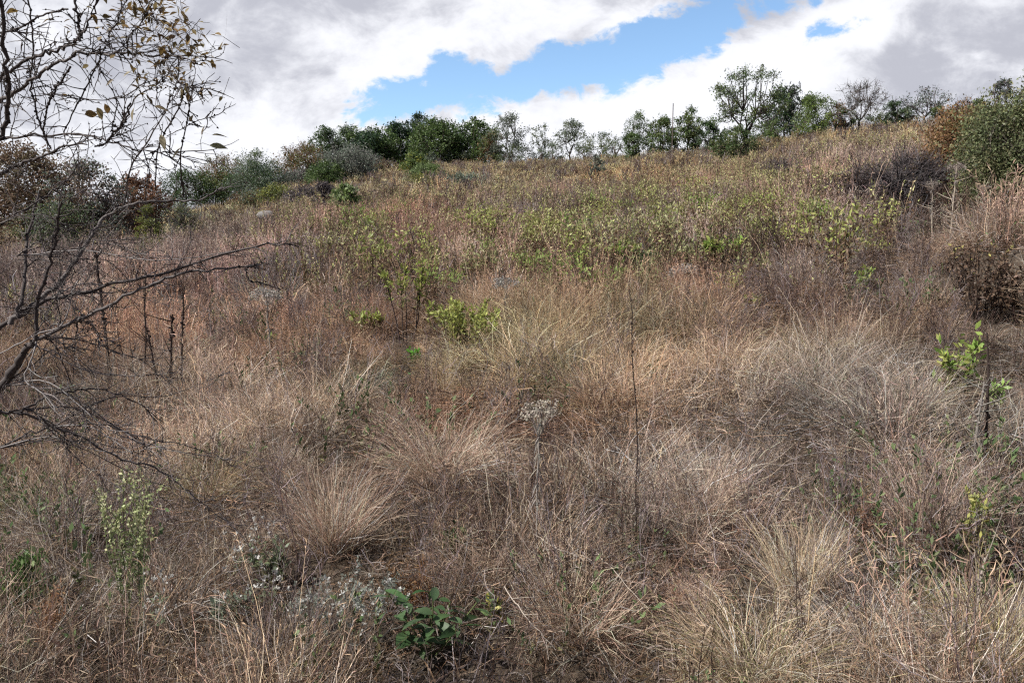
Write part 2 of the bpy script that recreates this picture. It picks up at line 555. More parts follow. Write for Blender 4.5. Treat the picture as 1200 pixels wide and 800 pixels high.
pb = n.nodes['Principled BSDF']
n.links.new(c, pb.inputs['Base Color']); pb.inputs['Roughness'].default_value = 0.95
bmp = n.nodes.new('ShaderNodeBump'); bmp.inputs['Strength'].default_value = 0.8; bmp.inputs['Distance'].default_value = 0.03
n.links.new(a2, bmp.inputs['Height']); n.links.new(bmp.outputs[0], pb.inputs['Normal'])
gr = mesh_obj("ground", Vg, Qg, np.full((len(Vg), 3), 0.1), M_SOIL, smooth=True)
tag(gr, kind='structure')

# ------------------------------------------------------------------ field cover: one mesh holds the tuft shapes and the growing points
def field_object(name, label, cat, variants, pts, rot, scl, idx, tint):
    """variants: list of MB; every point of the slope grows a copy of variant idx"""
    Vs = []; Qs = []; Cs = []; var = []; off = 0
    for vi, mb in enumerate(variants):
        V, Q, C = mb.arrays()
        Vs.append(V); Qs.append(Q + off); Cs.append(C); var.append(np.full(len(V), vi, np.int32)); off += len(V)
    nv = off; npnt = len(pts)
    V = np.concatenate(Vs + [pts.astype(np.float32)]); Q = np.concatenate(Qs)
    C = np.concatenate(Cs + [np.ones((npnt, 3), np.float32)])
    me = mesh_data(name, V, Q, C, M_FIELD)
    def attr(nm, typ, key, vals):
        a = me.attributes.new(nm, typ, 'POINT'); a.data.foreach_set(key, np.ascontiguousarray(vals).ravel())
    attr('shape', 'INT', 'value', np.concatenate(var + [np.full(npnt, -1, np.int32)]))
    z = np.zeros(nv, np.float32)
    attr('pick', 'INT', 'value', np.concatenate([np.zeros(nv, np.int32), idx.astype(np.int32)]))
    attr('size', 'FLOAT', 'value', np.concatenate([z, scl.astype(np.float32)]))
    attr('turn', 'FLOAT_VECTOR', 'vector', np.concatenate([np.zeros((nv, 3), np.float32), rot.astype(np.float32)]))
    t4 = np.concatenate([tint, np.ones((npnt, 1))], 1)
    attr('tint', 'FLOAT_COLOR', 'color', np.concatenate([np.ones((nv, 4), np.float32), t4.astype(np.float32)]))
    o = bpy.data.objects.new(name, me); col.objects.link(o)
    tag(o, label, cat, None, 'stuff')
    ng = bpy.data.node_groups.new(name + "_growth", 'GeometryNodeTree')
    ng.interface.new_socket('Geometry', in_out='INPUT', socket_type='NodeSocketGeometry')
    ng.interface.new_socket('Geometry', in_out='OUTPUT', socket_type='NodeSocketGeometry')
    N = ng.nodes; Lk = ng.links
    gi = N.new('NodeGroupInput'); go = N.new('NodeGroupOutput')
    def named(nm, dt):
        x = N.new('GeometryNodeInputNamedAttribute'); x.data_type = dt; x.inputs['Name'].default_value = nm
        return x.outputs['Attribute']
    shp = named('shape', 'INT')
    def sel(val):
        cmp = N.new('FunctionNodeCompare'); cmp.data_type = 'INT'; cmp.operation = 'EQUAL'
        Lk.new(shp, cmp.inputs[2]); cmp.inputs[3].default_value = val
        s = N.new('GeometryNodeSeparateGeometry'); s.domain = 'POINT'
        Lk.new(gi.outputs[0], s.inputs[0]); Lk.new(cmp.outputs[0], s.inputs['Selection'])
        return s.outputs['Selection']
    points = sel(-1)
    g2i = N.new('GeometryNodeGeometryToInstance')
    for vi in reversed(range(len(variants))): Lk.new(sel(vi), g2i.inputs[0])
    iop = N.new('GeometryNodeInstanceOnPoints')
    Lk.new(points, iop.inputs['Points']); Lk.new(g2i.outputs[0], iop.inputs['Instance'])
    iop.inputs['Pick Instance'].default_value = True
    Lk.new(named('pick', 'INT'), iop.inputs['Instance Index'])
    Lk.new(named('turn', 'FLOAT_VECTOR'), iop.inputs['Rotation'])
    Lk.new(named('size', 'FLOAT'), iop.inputs['Scale'])
    Lk.new(iop.outputs[0], go.inputs[0])
    md = o.modifiers.new("growth", 'NODES'); md.node_group = ng
    return o


def wedge(n, y0, y1, side=0.92, pad=1.6):
    """random places on the slope between two distances, uniform over the ground"""
    y = np.sqrt(rnd(y0 ** 2, y1 ** 2, n * 2)); x = rnd(-1, 1, n * 2) * (y * side + pad)
    keep = rnd(0, 1, n * 2) < (side * y + pad) / (side * y1 + pad) * y1 / np.maximum(y, 0.3) * 0.999
    x, y = x[:n], y[:n]
    return x, y


CLEAR = []      # (x, y, radius): growth kept low where a single plant stands


def clear_mask(x, y):
    k = np.ones(len(x), bool)
    for cx, cy, r in CLEAR: k &= (x - cx) ** 2 + (y - cy) ** 2 > r * r
    return k


def bands(specs):
    """specs: list of (count, y0, y1, variant indices, scale lo, scale hi)"""
    xs = []; ys = []; ids = []; ss = []
    for cnt, y0, y1, vids, s0, s1, dens in specs:
        x, y = wedge(cnt, y0, y1)
        if dens is not None:
            k = rnd(0, 1, len(x)) < dens(x, y); x, y = x[k], y[k]
        k = clear_mask(x, y); x, y = x[k], y[k]
        xs.append(x); ys.append(y); ids.append(np.array(vids)[rng.integers(0, len(vids), len(x))]); ss.append(rnd(s0, s1, len(x)))
    x = np.concatenate(xs); y = np.concatenate(ys)
    return x, y, np.concatenate(ids), np.concatenate(ss)


def rots(n, tilt=0.12):
    return np.stack([rng.normal(size=n) * tilt, rng.normal(size=n) * tilt, rnd(0, 2 * math.pi, n)], -1)


def screen(x, y):
    """where on the slope this is, as the photograph's columns and rows (used to look up which plants grow there)"""
    z = gz(x, y) - EYE[2]
    f = y * math.cos(PITCH) + z * math.sin(PITCH); up = -y * math.sin(PITCH) + z * math.cos(PITCH)
    f = np.maximum(f, 0.3)
    return 600 + F * x / f, 400 - F * up / f


# world-space places of the reddish, grey, green patches (found once from the photograph)
def spot_field(lst, down=14):
    pts = []
    for px, py, rp in lst:
        p = ground_at(px, py + down); d = p[1]
        pts.append((p[0], p[1], rp * d / F, max(rp * d / F, 0.35 * rp * d * d / (F * 1.3) * 1.0)))
    def f(x, y):
        v = np.zeros(len(x))
        for cx, cy, rx, ry in pts:
            v = np.maximum(v, np.exp(-(((x - cx) / rx) ** 2 + ((y - cy) / ry) ** 2)))
        return v
    return f


f_red = spot_field([(230, 400, 70), (330, 380, 60), (430, 380, 50), (700, 340, 60), (850, 340, 70), (980, 560, 60), (1100, 560, 60), (820, 650, 50), (560, 500, 40),
                    (780, 500, 30), (250, 330, 60), (180, 440, 40)])
f_pink = spot_field([(330, 280, 50), (480, 270, 60), (740, 200, 60), (640, 480, 60), (420, 560, 60), (520, 490, 60), (900, 620, 60), (780, 690, 80)])
f_green = spot_field([(640, 290, 70), (770, 295, 80), (860, 300, 70), (560, 310, 45), (940, 260, 50), (700, 250, 70), (480, 320, 40), (1010, 260, 40),
                      (840, 235, 60), (600, 250, 50), (430, 250, 40), (760, 225, 60), (680, 310, 50), (820, 320, 40), (730, 325, 40), (860, 335, 45), (780, 340, 40), (640, 325, 40), (540, 325, 40), (930, 305, 50), (470, 305, 40), (1000, 290, 40)], 38)
f_grey = spot_field([(960, 480, 70), (870, 560, 50), (420, 470, 60), (150, 620, 90), (1080, 330, 60), (700, 540, 60), (740, 600, 50), (350, 320, 40), (1000, 700, 90), (60, 680, 80),
                     (400, 720, 60), (280, 480, 50)])
f_sage = spot_field([(620, 400, 60), (560, 420, 50), (420, 440, 50), (740, 390, 60), (660, 440, 60), (500, 420, 40)])


def grass_tint(x, y):
    n = len(x)
    base = np.ones((n, 3))
    a = fbm(x * 0.35, y * 0.35, 21)[:, None]; b = fbm(x * 1.1, y * 1.1, 33)[:, None]
    warm = np.array([1.10, 1.0, 0.93]); cool = np.array([0.84, 0.89, 0.98])
    base = cool + (warm - cool) * sstep(0.35, 0.65, a)
    c2 = vnoise(x * 0.9, y * 0.7, 45)[:, None]
    base = base * (0.52 + 0.62 * sstep(0.25, 0.7, b) + 0.35 * sstep(0.3, 0.7, c2))
    base = base * (1 + (np.array([1.06, 0.97, 0.95]) - 1) * f_red(x, y)[:, None])
    base = base * (1 + (np.array([1.15, 0.97, 0.92]) - 1) * f_pink(x, y)[:, None])
    base = base * (1 + (np.array([0.78, 0.84, 0.92]) - 1) * f_grey(x, y)[:, None] * 0.8)
    base = base * (1 + (np.array([0.52, 0.68, 0.60]) - 1) * f_sage(x, y)[:, None] * 0.8)
    base = base * (1 + (np.array([0.95, 0.97, 1.06]) - 1) * (sstep(6, 9, y) * (1 - sstep(18, 28, y)))[:, None])
    base = base * np.array([1.05, 1.0, 0.945])
    far = sstep(16, 34, y)[:, None]
    base = base * (1 + (np.array([1.03, 1.12, 0.90]) - 1) * far)
    return np.clip(base * (1 + rng.normal(size=(n, 1)) * 0.13), 0.25, 1.7)
# places of the single plants in the foreground: (photograph column, row of the foot)
def clr(px, py, r):
    p = ground_at(px, py); CLEAR.append((p[0], p[1], r))
for px, py, r in [(520, 560, .16), (390, 640, .14), (935, 690, .14), (880, 775, .16), (1150, 780, .14), (235, 590, .14), (225, 715, .14), (950, 440, .16),
                  (1070, 480, .2), (155, 700, .08), (505, 775, .12), (400, 745, .14), (475, 400, .25), (552, 415, .3), (1115, 475, .2), (628, 640, .07),
                  (430, 750, .1), (25, 710, .15), (1020, 630, .1), (487, 425, .12), (1178, 335, .55), (1190, 310, .5), (140, 500, .12), (190, 500, .2), (208, 500, .2), (1150, 560, .15)]:
    clr(px, py, r)


# ------------------------------------------------------------------ woody plants
def woody(name, label, cat, loc, H, Rx, leafcols, leaf=0.07, nclu=26, clr_r=None, per=70, trunk_r=0.05, fork=0.18, base=0.25, limbs=5,
          barkcol=(0.10, 0.085, 0.075), twigs=7, group=None, Ry=None, lean=0.0, wl=0.46, shell=0.5, low=0.25, part2='crown', part1='trunk', flat=1.0, up=0.25, tw_w=None):
    t = thing(name, label, cat, loc, group)
    CLEAR.append((loc[0], loc[1] - Rx * 0.5, Rx * 0.85)); CLEAR.append((loc[0], loc[1] - Rx * 1.1 - 0.3, Rx * 0.6))
    if loc[1] < 20: CLEAR.append((loc[0] * 0.92, (loc[1] - Rx * 1.1) * 0.92, Rx * 0.55))
    Ry = Ry or Rx
    clr_r = clr_r or Rx * 0.27
    if nclu < 60: nclu = int(nclu * 1.6)
    zn = rnd(-1, 1, nclu); an_ = rnd(0, 6.283, nclu); r = rnd(0, 1, nclu) ** shell
    prof = np.where(zn > 0, np.sqrt(np.maximum(1 - np.abs(zn) ** 2.3, 0)), 1 - low * np.abs(zn) ** 1.5) * r
    d = np.stack([np.cos(an_) * prof, np.sin(an_) * prof, zn], -1); r = np.ones(nclu)
    leafcols = [tuple(v * 1.55 for v in c_) if max(c_) < 0.2 else c_ for c_ in leafcols]
    per = int(per * 1.45)
    hz = H * (1 - base) / 2
    C = d * r[:, None] * np.array([Rx - clr_r * 0.6, Ry - clr_r * 0.6, max(hz - clr_r * 0.5, 0.05)]) + np.array([lean, 0, H * base + hz])
    C[:, 2] = np.clip(C[:, 2], H * 0.06, H)
    fk = np.array([lean * 0.25, 0, H * fork])
    mb = MB()
    tp = np.stack([np.array([0, 0, -0.12]) * (1 - q_) + fk * q_ + np.array([math.sin(q_ * 5) * trunk_r * 0.7, 0, 0]) for q_ in np.linspace(0, 1, 5)])[None]
    tubes(mb, tp, np.linspace(trunk_r * 1.25, trunk_r, 5)[None], pick([barkcol], 1), 7)
    an = norm(np.stack([np.cos(np.arange(limbs) * 6.283 / limbs + rnd(0, 1)), np.sin(np.arange(limbs) * 6.283 / limbs), rnd(0.8, 2.0, limbs)], -1))
    anch = fk + an * np.array([Rx * 0.6, Ry * 0.6, hz * 0.95]) * rnd(0.6, 1.0, limbs)[:, None]
    def curve(a, b, k, bend):
        tt = np.linspace(0, 1, k)[None, :, None]
        mid = (a + b) / 2 + rng.normal(size=a.shape) * bend
        return a[:, None] * (1 - tt) ** 2 + 2 * mid[:, None] * tt * (1 - tt) + b[:, None] * tt ** 2
    A_ = np.broadcast_to(fk, anch.shape).copy()
    P = curve(A_, anch, 6, Rx * 0.1)
    tubes(mb, P, np.linspace(trunk_r * 0.7, trunk_r * 0.36, 6)[None], pick([barkcol], limbs), 5)
    near = np.argmin(np.linalg.norm(C[:, None] - anch[None], axis=-1), 1)
    P2 = curve(anch[near], C, 6, Rx * 0.09)
    tubes(mb, P2, np.linspace(trunk_r * 0.34, trunk_r * 0.12, 6)[None], pick([barkcol], nclu), 4)
    tw = tw_w or max(0.006, trunk_r * 0.14)
    if twigs:
        m = nclu * twigs
        ci = np.repeat(np.arange(nclu), twigs)
        dd = norm(rng.normal(size=(m, 3)) + np.array([0, 0, 0.35]) + 0.5 * norm(C - np.array([0, 0, H * 0.4]))[ci])
        L = clr_r * rnd(0.7, 1.5, m)
        P3 = np.stack([C[ci], C[ci] + dd * L[:, None] * 0.5 + rng.normal(size=(m, 3)) * clr_r * 0.1, C[ci] + dd * L[:, None]], 1)
        P3[..., 2] = np.maximum(P3[..., 2], 0.02)
        ribbons(mb, P3, np.array([[tw, tw * 0.8, tw * 0.4]]), pick([barkcol], m))
    mb.build(part1, M_FARBARK, t)
    if per:
        m = nclu * per; ci = np.repeat(np.arange(nclu), per)
        Pp = C[ci] + rng.normal(size=(m, 3)) * clr_r * np.array([wl, wl, wl * 0.75 * flat])
        if twigs:
            k = rnd(0, 1, m) < 0.5; ti = ci * twigs + rng.integers(0, twigs, m)
            f = rnd(0.3, 1.0, m)[:, None]
            Pt = P3[ti, 0] * (1 - f) + P3[ti, 2] * f + rng.normal(size=(m, 3)) * clr_r * 0.09
            Pp = np.where(k[:, None], Pt, Pp)
        Pp[:, 2] = np.maximum(Pp[:, 2], 0.02)
        shade = (1 + rng.normal(size=nclu) * 0.16)[ci][:, None]
        cc = np.array(leafcols)[(rng.integers(0, len(leafcols), nclu))[ci]]
        alt = np.array(leafcols)[rng.integers(0, len(leafcols), m)]
        cc = np.where(rnd(0, 1, m)[:, None] < 0.4, alt, cc) * shade * (1 + rng.normal(size=(m, 1)) * 0.12)
        lf = MB(); sz = rnd(0.6, 1.3, m)
        leaves(lf, Pp, leaf * sz, leaf * 0.5 * sz, np.clip(cc, 0.01, 0.9), up=up)
        lf.build(part2, M_LEAF, t)
    return t


DG = (0.035, 0.065, 0.022); DG2 = (0.05, 0.085, 0.03); MG = (0.08, 0.12, 0.04); BG = (0.03, 0.055, 0.035); SIL = (0.17, 0.20, 0.15)
LG = (0.17, 0.24, 0.09); YEL = (0.28, 0.30, 0.07); BR = (0.16, 0.09, 0.05); OR = (0.27, 0.17, 0.095); GG = (0.12, 0.15, 0.12); OLG = (0.10, 0.12, 0.045)
PUR = (0.12, 0.10, 0.105)


def sky_plant(px, base, top, hw, D=None, **k):
    """foot on the slope; D when the foot is hidden by the crest"""
    loc = at_depth(px, D) if D else ground_at(px, base)
    sc_ = loc[1] / F
    # true height so that the top stands at the row it has
    ztop = point(px, top, loc[1])[2]
    H = max(ztop - loc[2], 0.3)
    return dict(loc=loc, H=H, Rx=hw * sc_ * 1.12, **k)


def grow(name, label, cat, px, foot_row, top, hw, D=None, cols=(DG,), **k):
    s_ = sky_plant(px, foot_row, top, hw, D)
    k.setdefault('base', 0.0)
    if name in ('shrub', 'evergreen_tree', 'round_bush') and s_['loc'][1] > 20 and px < 580:
        s_['Rx'] *= 1.14; k['nclu'] = int(k.get('nclu', 26) * 1.35); k['low'] = -0.05
    return woody(name, label, cat, s_['loc'], s_['H'], s_['Rx'], list(cols), **k)


GRV = 'dark evergreen trees of the grove on the left crest'
TK = dict(leaf=0.19, trunk_r=0.09, low=0.0)
grow('evergreen_tree', 'leftmost round-topped evergreen tree where the crest grove begins', 'tree', 386, 0, 150, 22, 66, (DG, DG2, GG), group=GRV, **TK)
grow('evergreen_tree', 'second evergreen from the left of the crest grove, greyish green and airy', 'tree', 414, 0, 148, 22, 67, (DG2, MG, GG), group=GRV, **TK)
grow('evergreen_tree', 'lighter mid-green evergreen in the left half of the crest grove', 'tree', 446, 0, 150, 25, 66, (MG, DG2), group=GRV, nclu=30, **TK)
grow('evergreen_tree', 'very dark blue-green evergreen between two paler ones in the grove', 'tree', 466, 0, 145, 22, 68, (BG, DG), group=GRV, nclu=30, **TK)
grow('evergreen_tree', 'tall evergreen with a thin loose spire rising above the grove', 'tree', 493, 0, 134, 15, 69, (BG, GG), group=GRV, shell=0.8, base=0.15, **TK)
grow('evergreen_tree', 'broad bright-green dense evergreen in the middle of the grove', 'tree', 511, 0, 142, 28, 65, (DG2, MG, MG), group=GRV, nclu=38, **TK)
grow('evergreen_tree', 'dense dark evergreen right of the broad bright-green one', 'tree', 540, 0, 145, 23, 67, (DG, DG2), group=GRV, nclu=30, **TK)
grow('evergreen_tree', 'tall dark evergreen at the right end of the grove beside the silvery tree', 'tree', 563, 0, 139, 22, 66, (DG, MG), group=GRV, nclu=30, **TK)
grow('evergreen_tree', 'low dark evergreen filling the left middle of the crest grove', 'tree', 430, 0, 156, 24, 65, (DG, BG), group=GRV, nclu=26, base=0.1, **TK)
grow('shrub', 'brownish half-bare shrub in front of the silvery tree', 'shrub', 577, 0, 153, 14, 64, (BR, GG, OLG), leaf=0.13, per=45)
grow('silvery_tree', 'silvery grey-green airy tree at the right edge of the dark grove', 'tree', 597, 0, 131, 23, 63, (SIL, GG, SIL), leaf=0.13, nclu=34, per=42, clr_r=0.42, base=0.1, trunk_r=0.07)
grow('thin_tree', 'thin sparse tree alone on the skyline just right of the silvery tree', 'tree', 634, 0, 145, 12, 62, (GG, OLG), leaf=0.12, nclu=12, per=40, clr_r=0.3, base=0.3, trunk_r=0.05)
grow('small_tree', 'small round open tree in the middle of the skyline', 'tree', 667, 0, 141, 21, 62, (GG, OLG, SIL), leaf=0.13, nclu=26, per=46, clr_r=0.36, base=0.2, trunk_r=0.06)
grow('shrub', 'low leafy skyline shrub between the round open tree and the green thicket', 'shrub', 703, 0, 155, 17, 58, (GG, OLG), leaf=0.12, nclu=18, per=40, clr_r=0.3, base=0.05)
grow('shrub', 'low grey skyline shrub at the foot of the silvery tree', 'shrub', 628, 0, 172, 26, 64, (GG, SIL), leaf=0.12, nclu=22, per=30, base=0.0)
grow('small_tree', 'airy pale-green tree at the left of the skyline thicket', 'tree', 744, 0, 131, 17, 53, (MG, GG, LG), leaf=0.11, nclu=24, per=44, clr_r=0.3, base=0.12, trunk_r=0.05)
grow('small_tree', 'dense leafy green tree left of the thin post on the crest', 'tree', 772, 0, 137, 18, 52, (MG, DG2, OLG), leaf=0.12, nclu=32, per=64, base=0.05, trunk_r=0.05)
grow('small_tree', 'dense green tree with a pointed top right of the thin post', 'tree', 803, 0, 127, 18, 51, (MG, OLG, DG2), leaf=0.12, nclu=32, per=60, base=0.05, trunk_r=0.05)
grow('shrub', 'dark rounded shrub between the thicket and the tall tree', 'shrub', 826, 0, 142, 14, 50, (DG, DG2, GG), leaf=0.12, nclu=22, per=60, base=0.0)
grow('shrub', 'small dark shrub low at the left foot of the thicket', 'shrub', 739, 0, 155, 11, 51, (DG2, MG), leaf=0.11, nclu=18, per=60, base=0.0)
grow('tall_tree', 'tallest tree on the crest, open branching crown on a dark forked trunk', 'tree', 874, 182, 80, 45, None, (OLG, DG2, GG, MG), leaf=0.10, nclu=62, per=64, clr_r=0.33, base=0.34,
     fork=0.22, trunk_r=0.085, limbs=7, barkcol=(0.06, 0.05, 0.05), shell=0.45)
grow('shrub', 'rounded dark-green shrub at the foot of the tallest tree', 'shrub', 862, 192, 150, 27, None, (OLG, DG2, DG), leaf=0.08, nclu=36, per=80, base=0.0)
grow('shrub', 'blackish spiky shrub just right of the tallest tree', 'shrub', 914, 0, 104, 28, 48, (BG, DG, (0.06, 0.06, 0.06)), leaf=0.15, nclu=36, per=60, base=0.05, up=1.3, twigs=12)
grow('shrub', 'small pale-green bush on the crest right of the tallest tree', 'shrub', 905, 168, 140, 13, None, (LG, MG), leaf=0.08, nclu=20, per=60, base=0.0)
grow('shrub', 'broad yellow-green dense shrub on the right skyline', 'shrub', 948, 0, 112, 24, 44, ((0.13, 0.18, 0.04), MG, LG), leaf=0.09, nclu=40, per=75, base=0.0)
grow('shrub', 'brown twiggy shrub leaning against the yellow-green skyline shrub', 'shrub', 973, 0, 120, 15, 43.5, (BR, OLG, PUR), leaf=0.08, nclu=24, per=40, base=0.0)
grow('shrub', 'small whitish-grey shrub below the yellow-green skyline shrub', 'shrub', 962, 158, 141, 9, None, ((0.4, 0.4, 0.42), SIL), leaf=0.05, nclu=12, per=30, base=0.0)
grow('bare_tree', 'thinly leaved bare tree right of the yellow-green skyline shrub', 'tree', 1000, 0, 94, 28, 44, (PUR, GG), leaf=0.07, nclu=44, per=10, twigs=13, base=0.15, clr_r=0.36, trunk_r=0.05, barkcol=(0.09, 0.075, 0.07), tw_w=0.018)
grow('shrub', 'small dense dark-green shrub between the two thin skyline trees', 'shrub', 1039, 0, 119, 13, 42, (DG, GG), leaf=0.09, nclu=22, per=60, base=0.0)
grow('small_tree', 'flat-topped airy small tree on the right skyline, purple-grey leaves', 'tree', 1075, 0, 105, 30, 42, (PUR, GG, BG), leaf=0.09, nclu=34, per=24, clr_r=0.3, base=0.25, trunk_r=0.05, barkcol=(0.07, 0.06, 0.06))
grow('bare_tree', 'low bare twiggy tree on the skyline left of the orange bush', 'tree', 1118, 0, 116, 15, 41, (PUR, BR), leaf=0.07, nclu=20, per=12, twigs=10, base=0.1, clr_r=0.3, trunk_r=0.03, tw_w=0.016)
grow('small_tree', 'little round-headed tree peeping over the orange and green bushes', 'tree', 1163, 0, 94, 12, 40, (GG, BG, PUR), leaf=0.09, nclu=16, per=50, base=0.45, trunk_r=0.04)
grow('shrub', 'low dark shrub on the skyline left of the flat-topped small tree', 'shrub', 1022, 0, 131, 16, 43, (OLG, GG), leaf=0.09, nclu=18, per=40, base=0.0)

for px, top, hw, D in [(598, 168, 16, 62), (648, 166, 14, 61), (684, 163, 16, 59), (720, 158, 15, 56), (758, 150, 16, 53), (788, 148, 15, 52), (815, 150, 14, 51), (842, 150, 13, 50),
                       (884, 143, 16, 48), (930, 134, 15, 46), (985, 128, 14, 44), (1055, 127, 14, 42), (1095, 123, 13, 41), (1135, 116, 12, 40)]:
    CG = ['between the silvery tree and the thin tree', 'between the thin tree and the round open tree', 'just right of the round open tree', 'left of the airy pale-green tree', 'at the foot of the tree left of the post', 'at the foot of the thin post', 'right of the pointed green tree', 'touching the left side of the tallest tree', 'right behind the trunk of the tallest tree', 'between the blackish spiky and the yellow-green shrub', 'at the left foot of the thinly leaved bare tree', 'left below the flat-topped small tree', 'right below the flat-topped small tree', 'where the orange bush meets the crest']
    grow('shrub', 'low dull-green crest bush ' + CG[[598, 648, 684, 720, 758, 788, 815, 842, 884, 930, 985, 1055, 1095, 1135].index(px)], 'shrub', px, 0, top, hw, D, (OLG, GG, DG2), leaf=0.09, nclu=16, per=40, group='low bushes between the crest trees')
# left crest and the shrubs on its slope
SH = dict(part1='branches', part2='foliage')
grow('shrub', 'dark-green shrub at the left tip of the shrub belt', 'shrub', 218, 240, 199, 26, None, (DG2, DG), leaf=0.1, nclu=34, per=80, base=0.0, **SH)
grow('shrub', 'reddish-brown topped shrub high in the shrub belt', 'shrub', 262, 0, 183, 28, 54, (BR, OLG, (0.12, 0.08, 0.05)), leaf=0.11, nclu=34, per=70, base=0.0, **SH)
grow('shrub', 'broad mid-green shrub low in the left half of the shrub belt', 'shrub', 262, 238, 198, 34, None, (DG2, OLG, DG), leaf=0.1, nclu=44, per=80, base=0.0, **SH)
grow('shrub', 'pale sage-green shrub on the skyline of the shrub belt', 'shrub', 305, 0, 177, 24, 60, (GG, MG, OLG), leaf=0.12, nclu=34, per=64, base=0.0, **SH)
grow('shrub', 'blue-green shrub in the middle of the shrub belt', 'shrub', 303, 0, 190, 30, 48, (GG, BG, DG2), leaf=0.1, nclu=40, per=76, base=0.0, **SH)
grow('shrub', 'tall brown-green shrub left of the round grey bush', 'shrub', 357, 214, 169, 26, None, ((0.10, 0.085, 0.045), OLG, BR), leaf=0.1, nclu=42, per=80, base=0.0, **SH)
grow('round_bush', 'round silver-grey bush with a dark hollow underneath', 'bush', 412, 212, 172, 28, None, ((0.20, 0.20, 0.19), (0.15, 0.16, 0.14), GG), leaf=0.1, nclu=54, per=90, base=0.08, **SH)
grow('shrub', 'fresh green low shrub in front of the tall brown-green one', 'shrub', 384, 217, 191, 21, None, (DG2, MG), leaf=0.09, nclu=34, per=84, base=0.0, **SH)
grow('shrub', 'grey twiggy shrub at the lower edge of the shrub belt', 'shrub', 352, 218, 198, 18, None, (PUR, GG), leaf=0.09, nclu=26, per=44, base=0.0, **SH)
grow('shrub', 'low olive shrub standing apart below the shrub belt', 'shrub', 300, 247, 224, 22, None, (OLG, BR, GG), leaf=0.065, nclu=34, per=70, base=0.0, **SH)
grow('shrub', 'light-green arching shrub beside the low olive one', 'shrub', 328, 243, 217, 20, None, ((0.16, 0.20, 0.09), OLG, YEL), leaf=0.07, nclu=30, per=60, base=0.0, **SH)
grow('shrub', 'purple-grey leafless shrub left of the fresh pale-green bush', 'shrub', 358, 247, 218, 20, None, (PUR, (0.15, 0.13, 0.13)), leaf=0.05, nclu=34, per=22, twigs=16, base=0.0, tw_w=0.012, barkcol=(0.14, 0.125, 0.13), up=1, **SH)
grow('shrub', 'dark upright leafless shrub touching the pale-green bush', 'shrub', 382, 254, 214, 14, None, (PUR, (0.08, 0.07, 0.08)), leaf=0.05, nclu=34, per=20, twigs=18, base=0.0, tw_w=0.012, barkcol=(0.08, 0.07, 0.075), up=1, **SH)
grow('leafy_bush', 'fresh pale-green bush with upright leaves on the left slope', 'bush', 405, 255, 218, 18, None, ((0.22, 0.30, 0.11), LG, (0.25, 0.3, 0.18)), leaf=0.085, nclu=30, per=60, base=0.0, up=1.0, **SH)
grow('shrub', 'dark-green shrub with a yellow top in front of the grove', 'shrub', 487, 206, 180, 16, None, (DG2, MG, YEL), leaf=0.1, nclu=30, per=80, base=0.0, **SH)
grow('shrub', 'bright pale-green cushion shrub below the yellow-topped one', 'shrub', 501, 212, 193, 17, None, (LG, (0.2, 0.27, 0.12)), leaf=0.08, nclu=28, per=80, base=0.0, **SH)
grow('shrub', 'small dark round shrub in front of the middle of the grove', 'shrub', 523, 194, 175, 12, None, (DG2, GG), leaf=0.09, nclu=22, per=80, base=0.0, **SH)
grow('shrub', 'small grey shrub between the yellow-topped and dark round shrubs', 'shrub', 505, 196, 179, 9, None, (SIL, GG), leaf=0.09, nclu=16, per=60, base=0.0, **SH)
grow('shrub', 'low grey-green shrub below the right end of the grove', 'shrub', 552, 194, 178, 14, None, (GG, SIL, OLG), leaf=0.09, nclu=22, per=50, base=0.0, **SH)
grow('shrub', 'olive tuft-like shrub below the bright cushion shrub', 'shrub', 491, 222, 205, 15, None, (OLG, YEL, (0.17, 0.16, 0.08)), leaf=0.07, nclu=24, per=60, base=0.0, **SH)
grow('shrub', 'low sage-coloured shrub on the open slope below the grove', 'shrub', 547, 219, 205, 22, None, (GG, SIL), leaf=0.07, nclu=26, per=44, base=0.0, **SH)
grow('shrub', 'small silvery upright shrub alone on the open upper slope', 'shrub', 699, 213, 182, 9, None, ((0.24, 0.27, 0.24), SIL), leaf=0.06, nclu=22, per=34, base=0.0, up=1.2, **SH)
grow('shrub', 'brown low shrub left of the yellow-topped shrub', 'shrub', 449, 205, 188, 17, None, (BR, OLG, PUR), leaf=0.09, nclu=22, per=50, base=0.0, **SH)
grow('shrub', 'dull green shrub at the right foot of the round grey bush', 'shrub', 437, 199, 178, 13, None, (DG2, OLG), leaf=0.1, nclu=22, per=70, base=0.0, **SH)

# behind the bare shrub on the left
BT = dict(part1='branches', part2='foliage')
grow('brown_leaved_bush', 'big bush with small brown leaves behind the bare branches at the left edge', 'bush', 35, 300, 172, 70, None, ((0.20, 0.135, 0.095), (0.23, 0.17, 0.12), (0.10, 0.085, 0.05), (0.12, 0.08, 0.06)), leaf=0.095, nclu=90, per=110, base=0.05, twigs=5, barkcol=(0.08, 0.06, 0.05), **BT)
grow('brown_leaved_bush', 'second brown-leaved bush, right of the big one behind the bare branches', 'bush', 110, 300, 190, 52, None, ((0.20, 0.13, 0.09), (0.22, 0.18, 0.13), GG, PUR), leaf=0.095, nclu=80, per=90, base=0.05, twigs=5, barkcol=(0.09, 0.07, 0.06), **BT)
grow('russet_shrub', 'shrub with russet-orange leaves at the middle of the bare branches', 'shrub', 165, 290, 208, 34, None, ((0.24, 0.115, 0.07), (0.13, 0.075, 0.05), (0.22, 0.13, 0.08)), leaf=0.09, nclu=50, per=60, base=0.2, twigs=6, barkcol=(0.08, 0.06, 0.05), **BT)
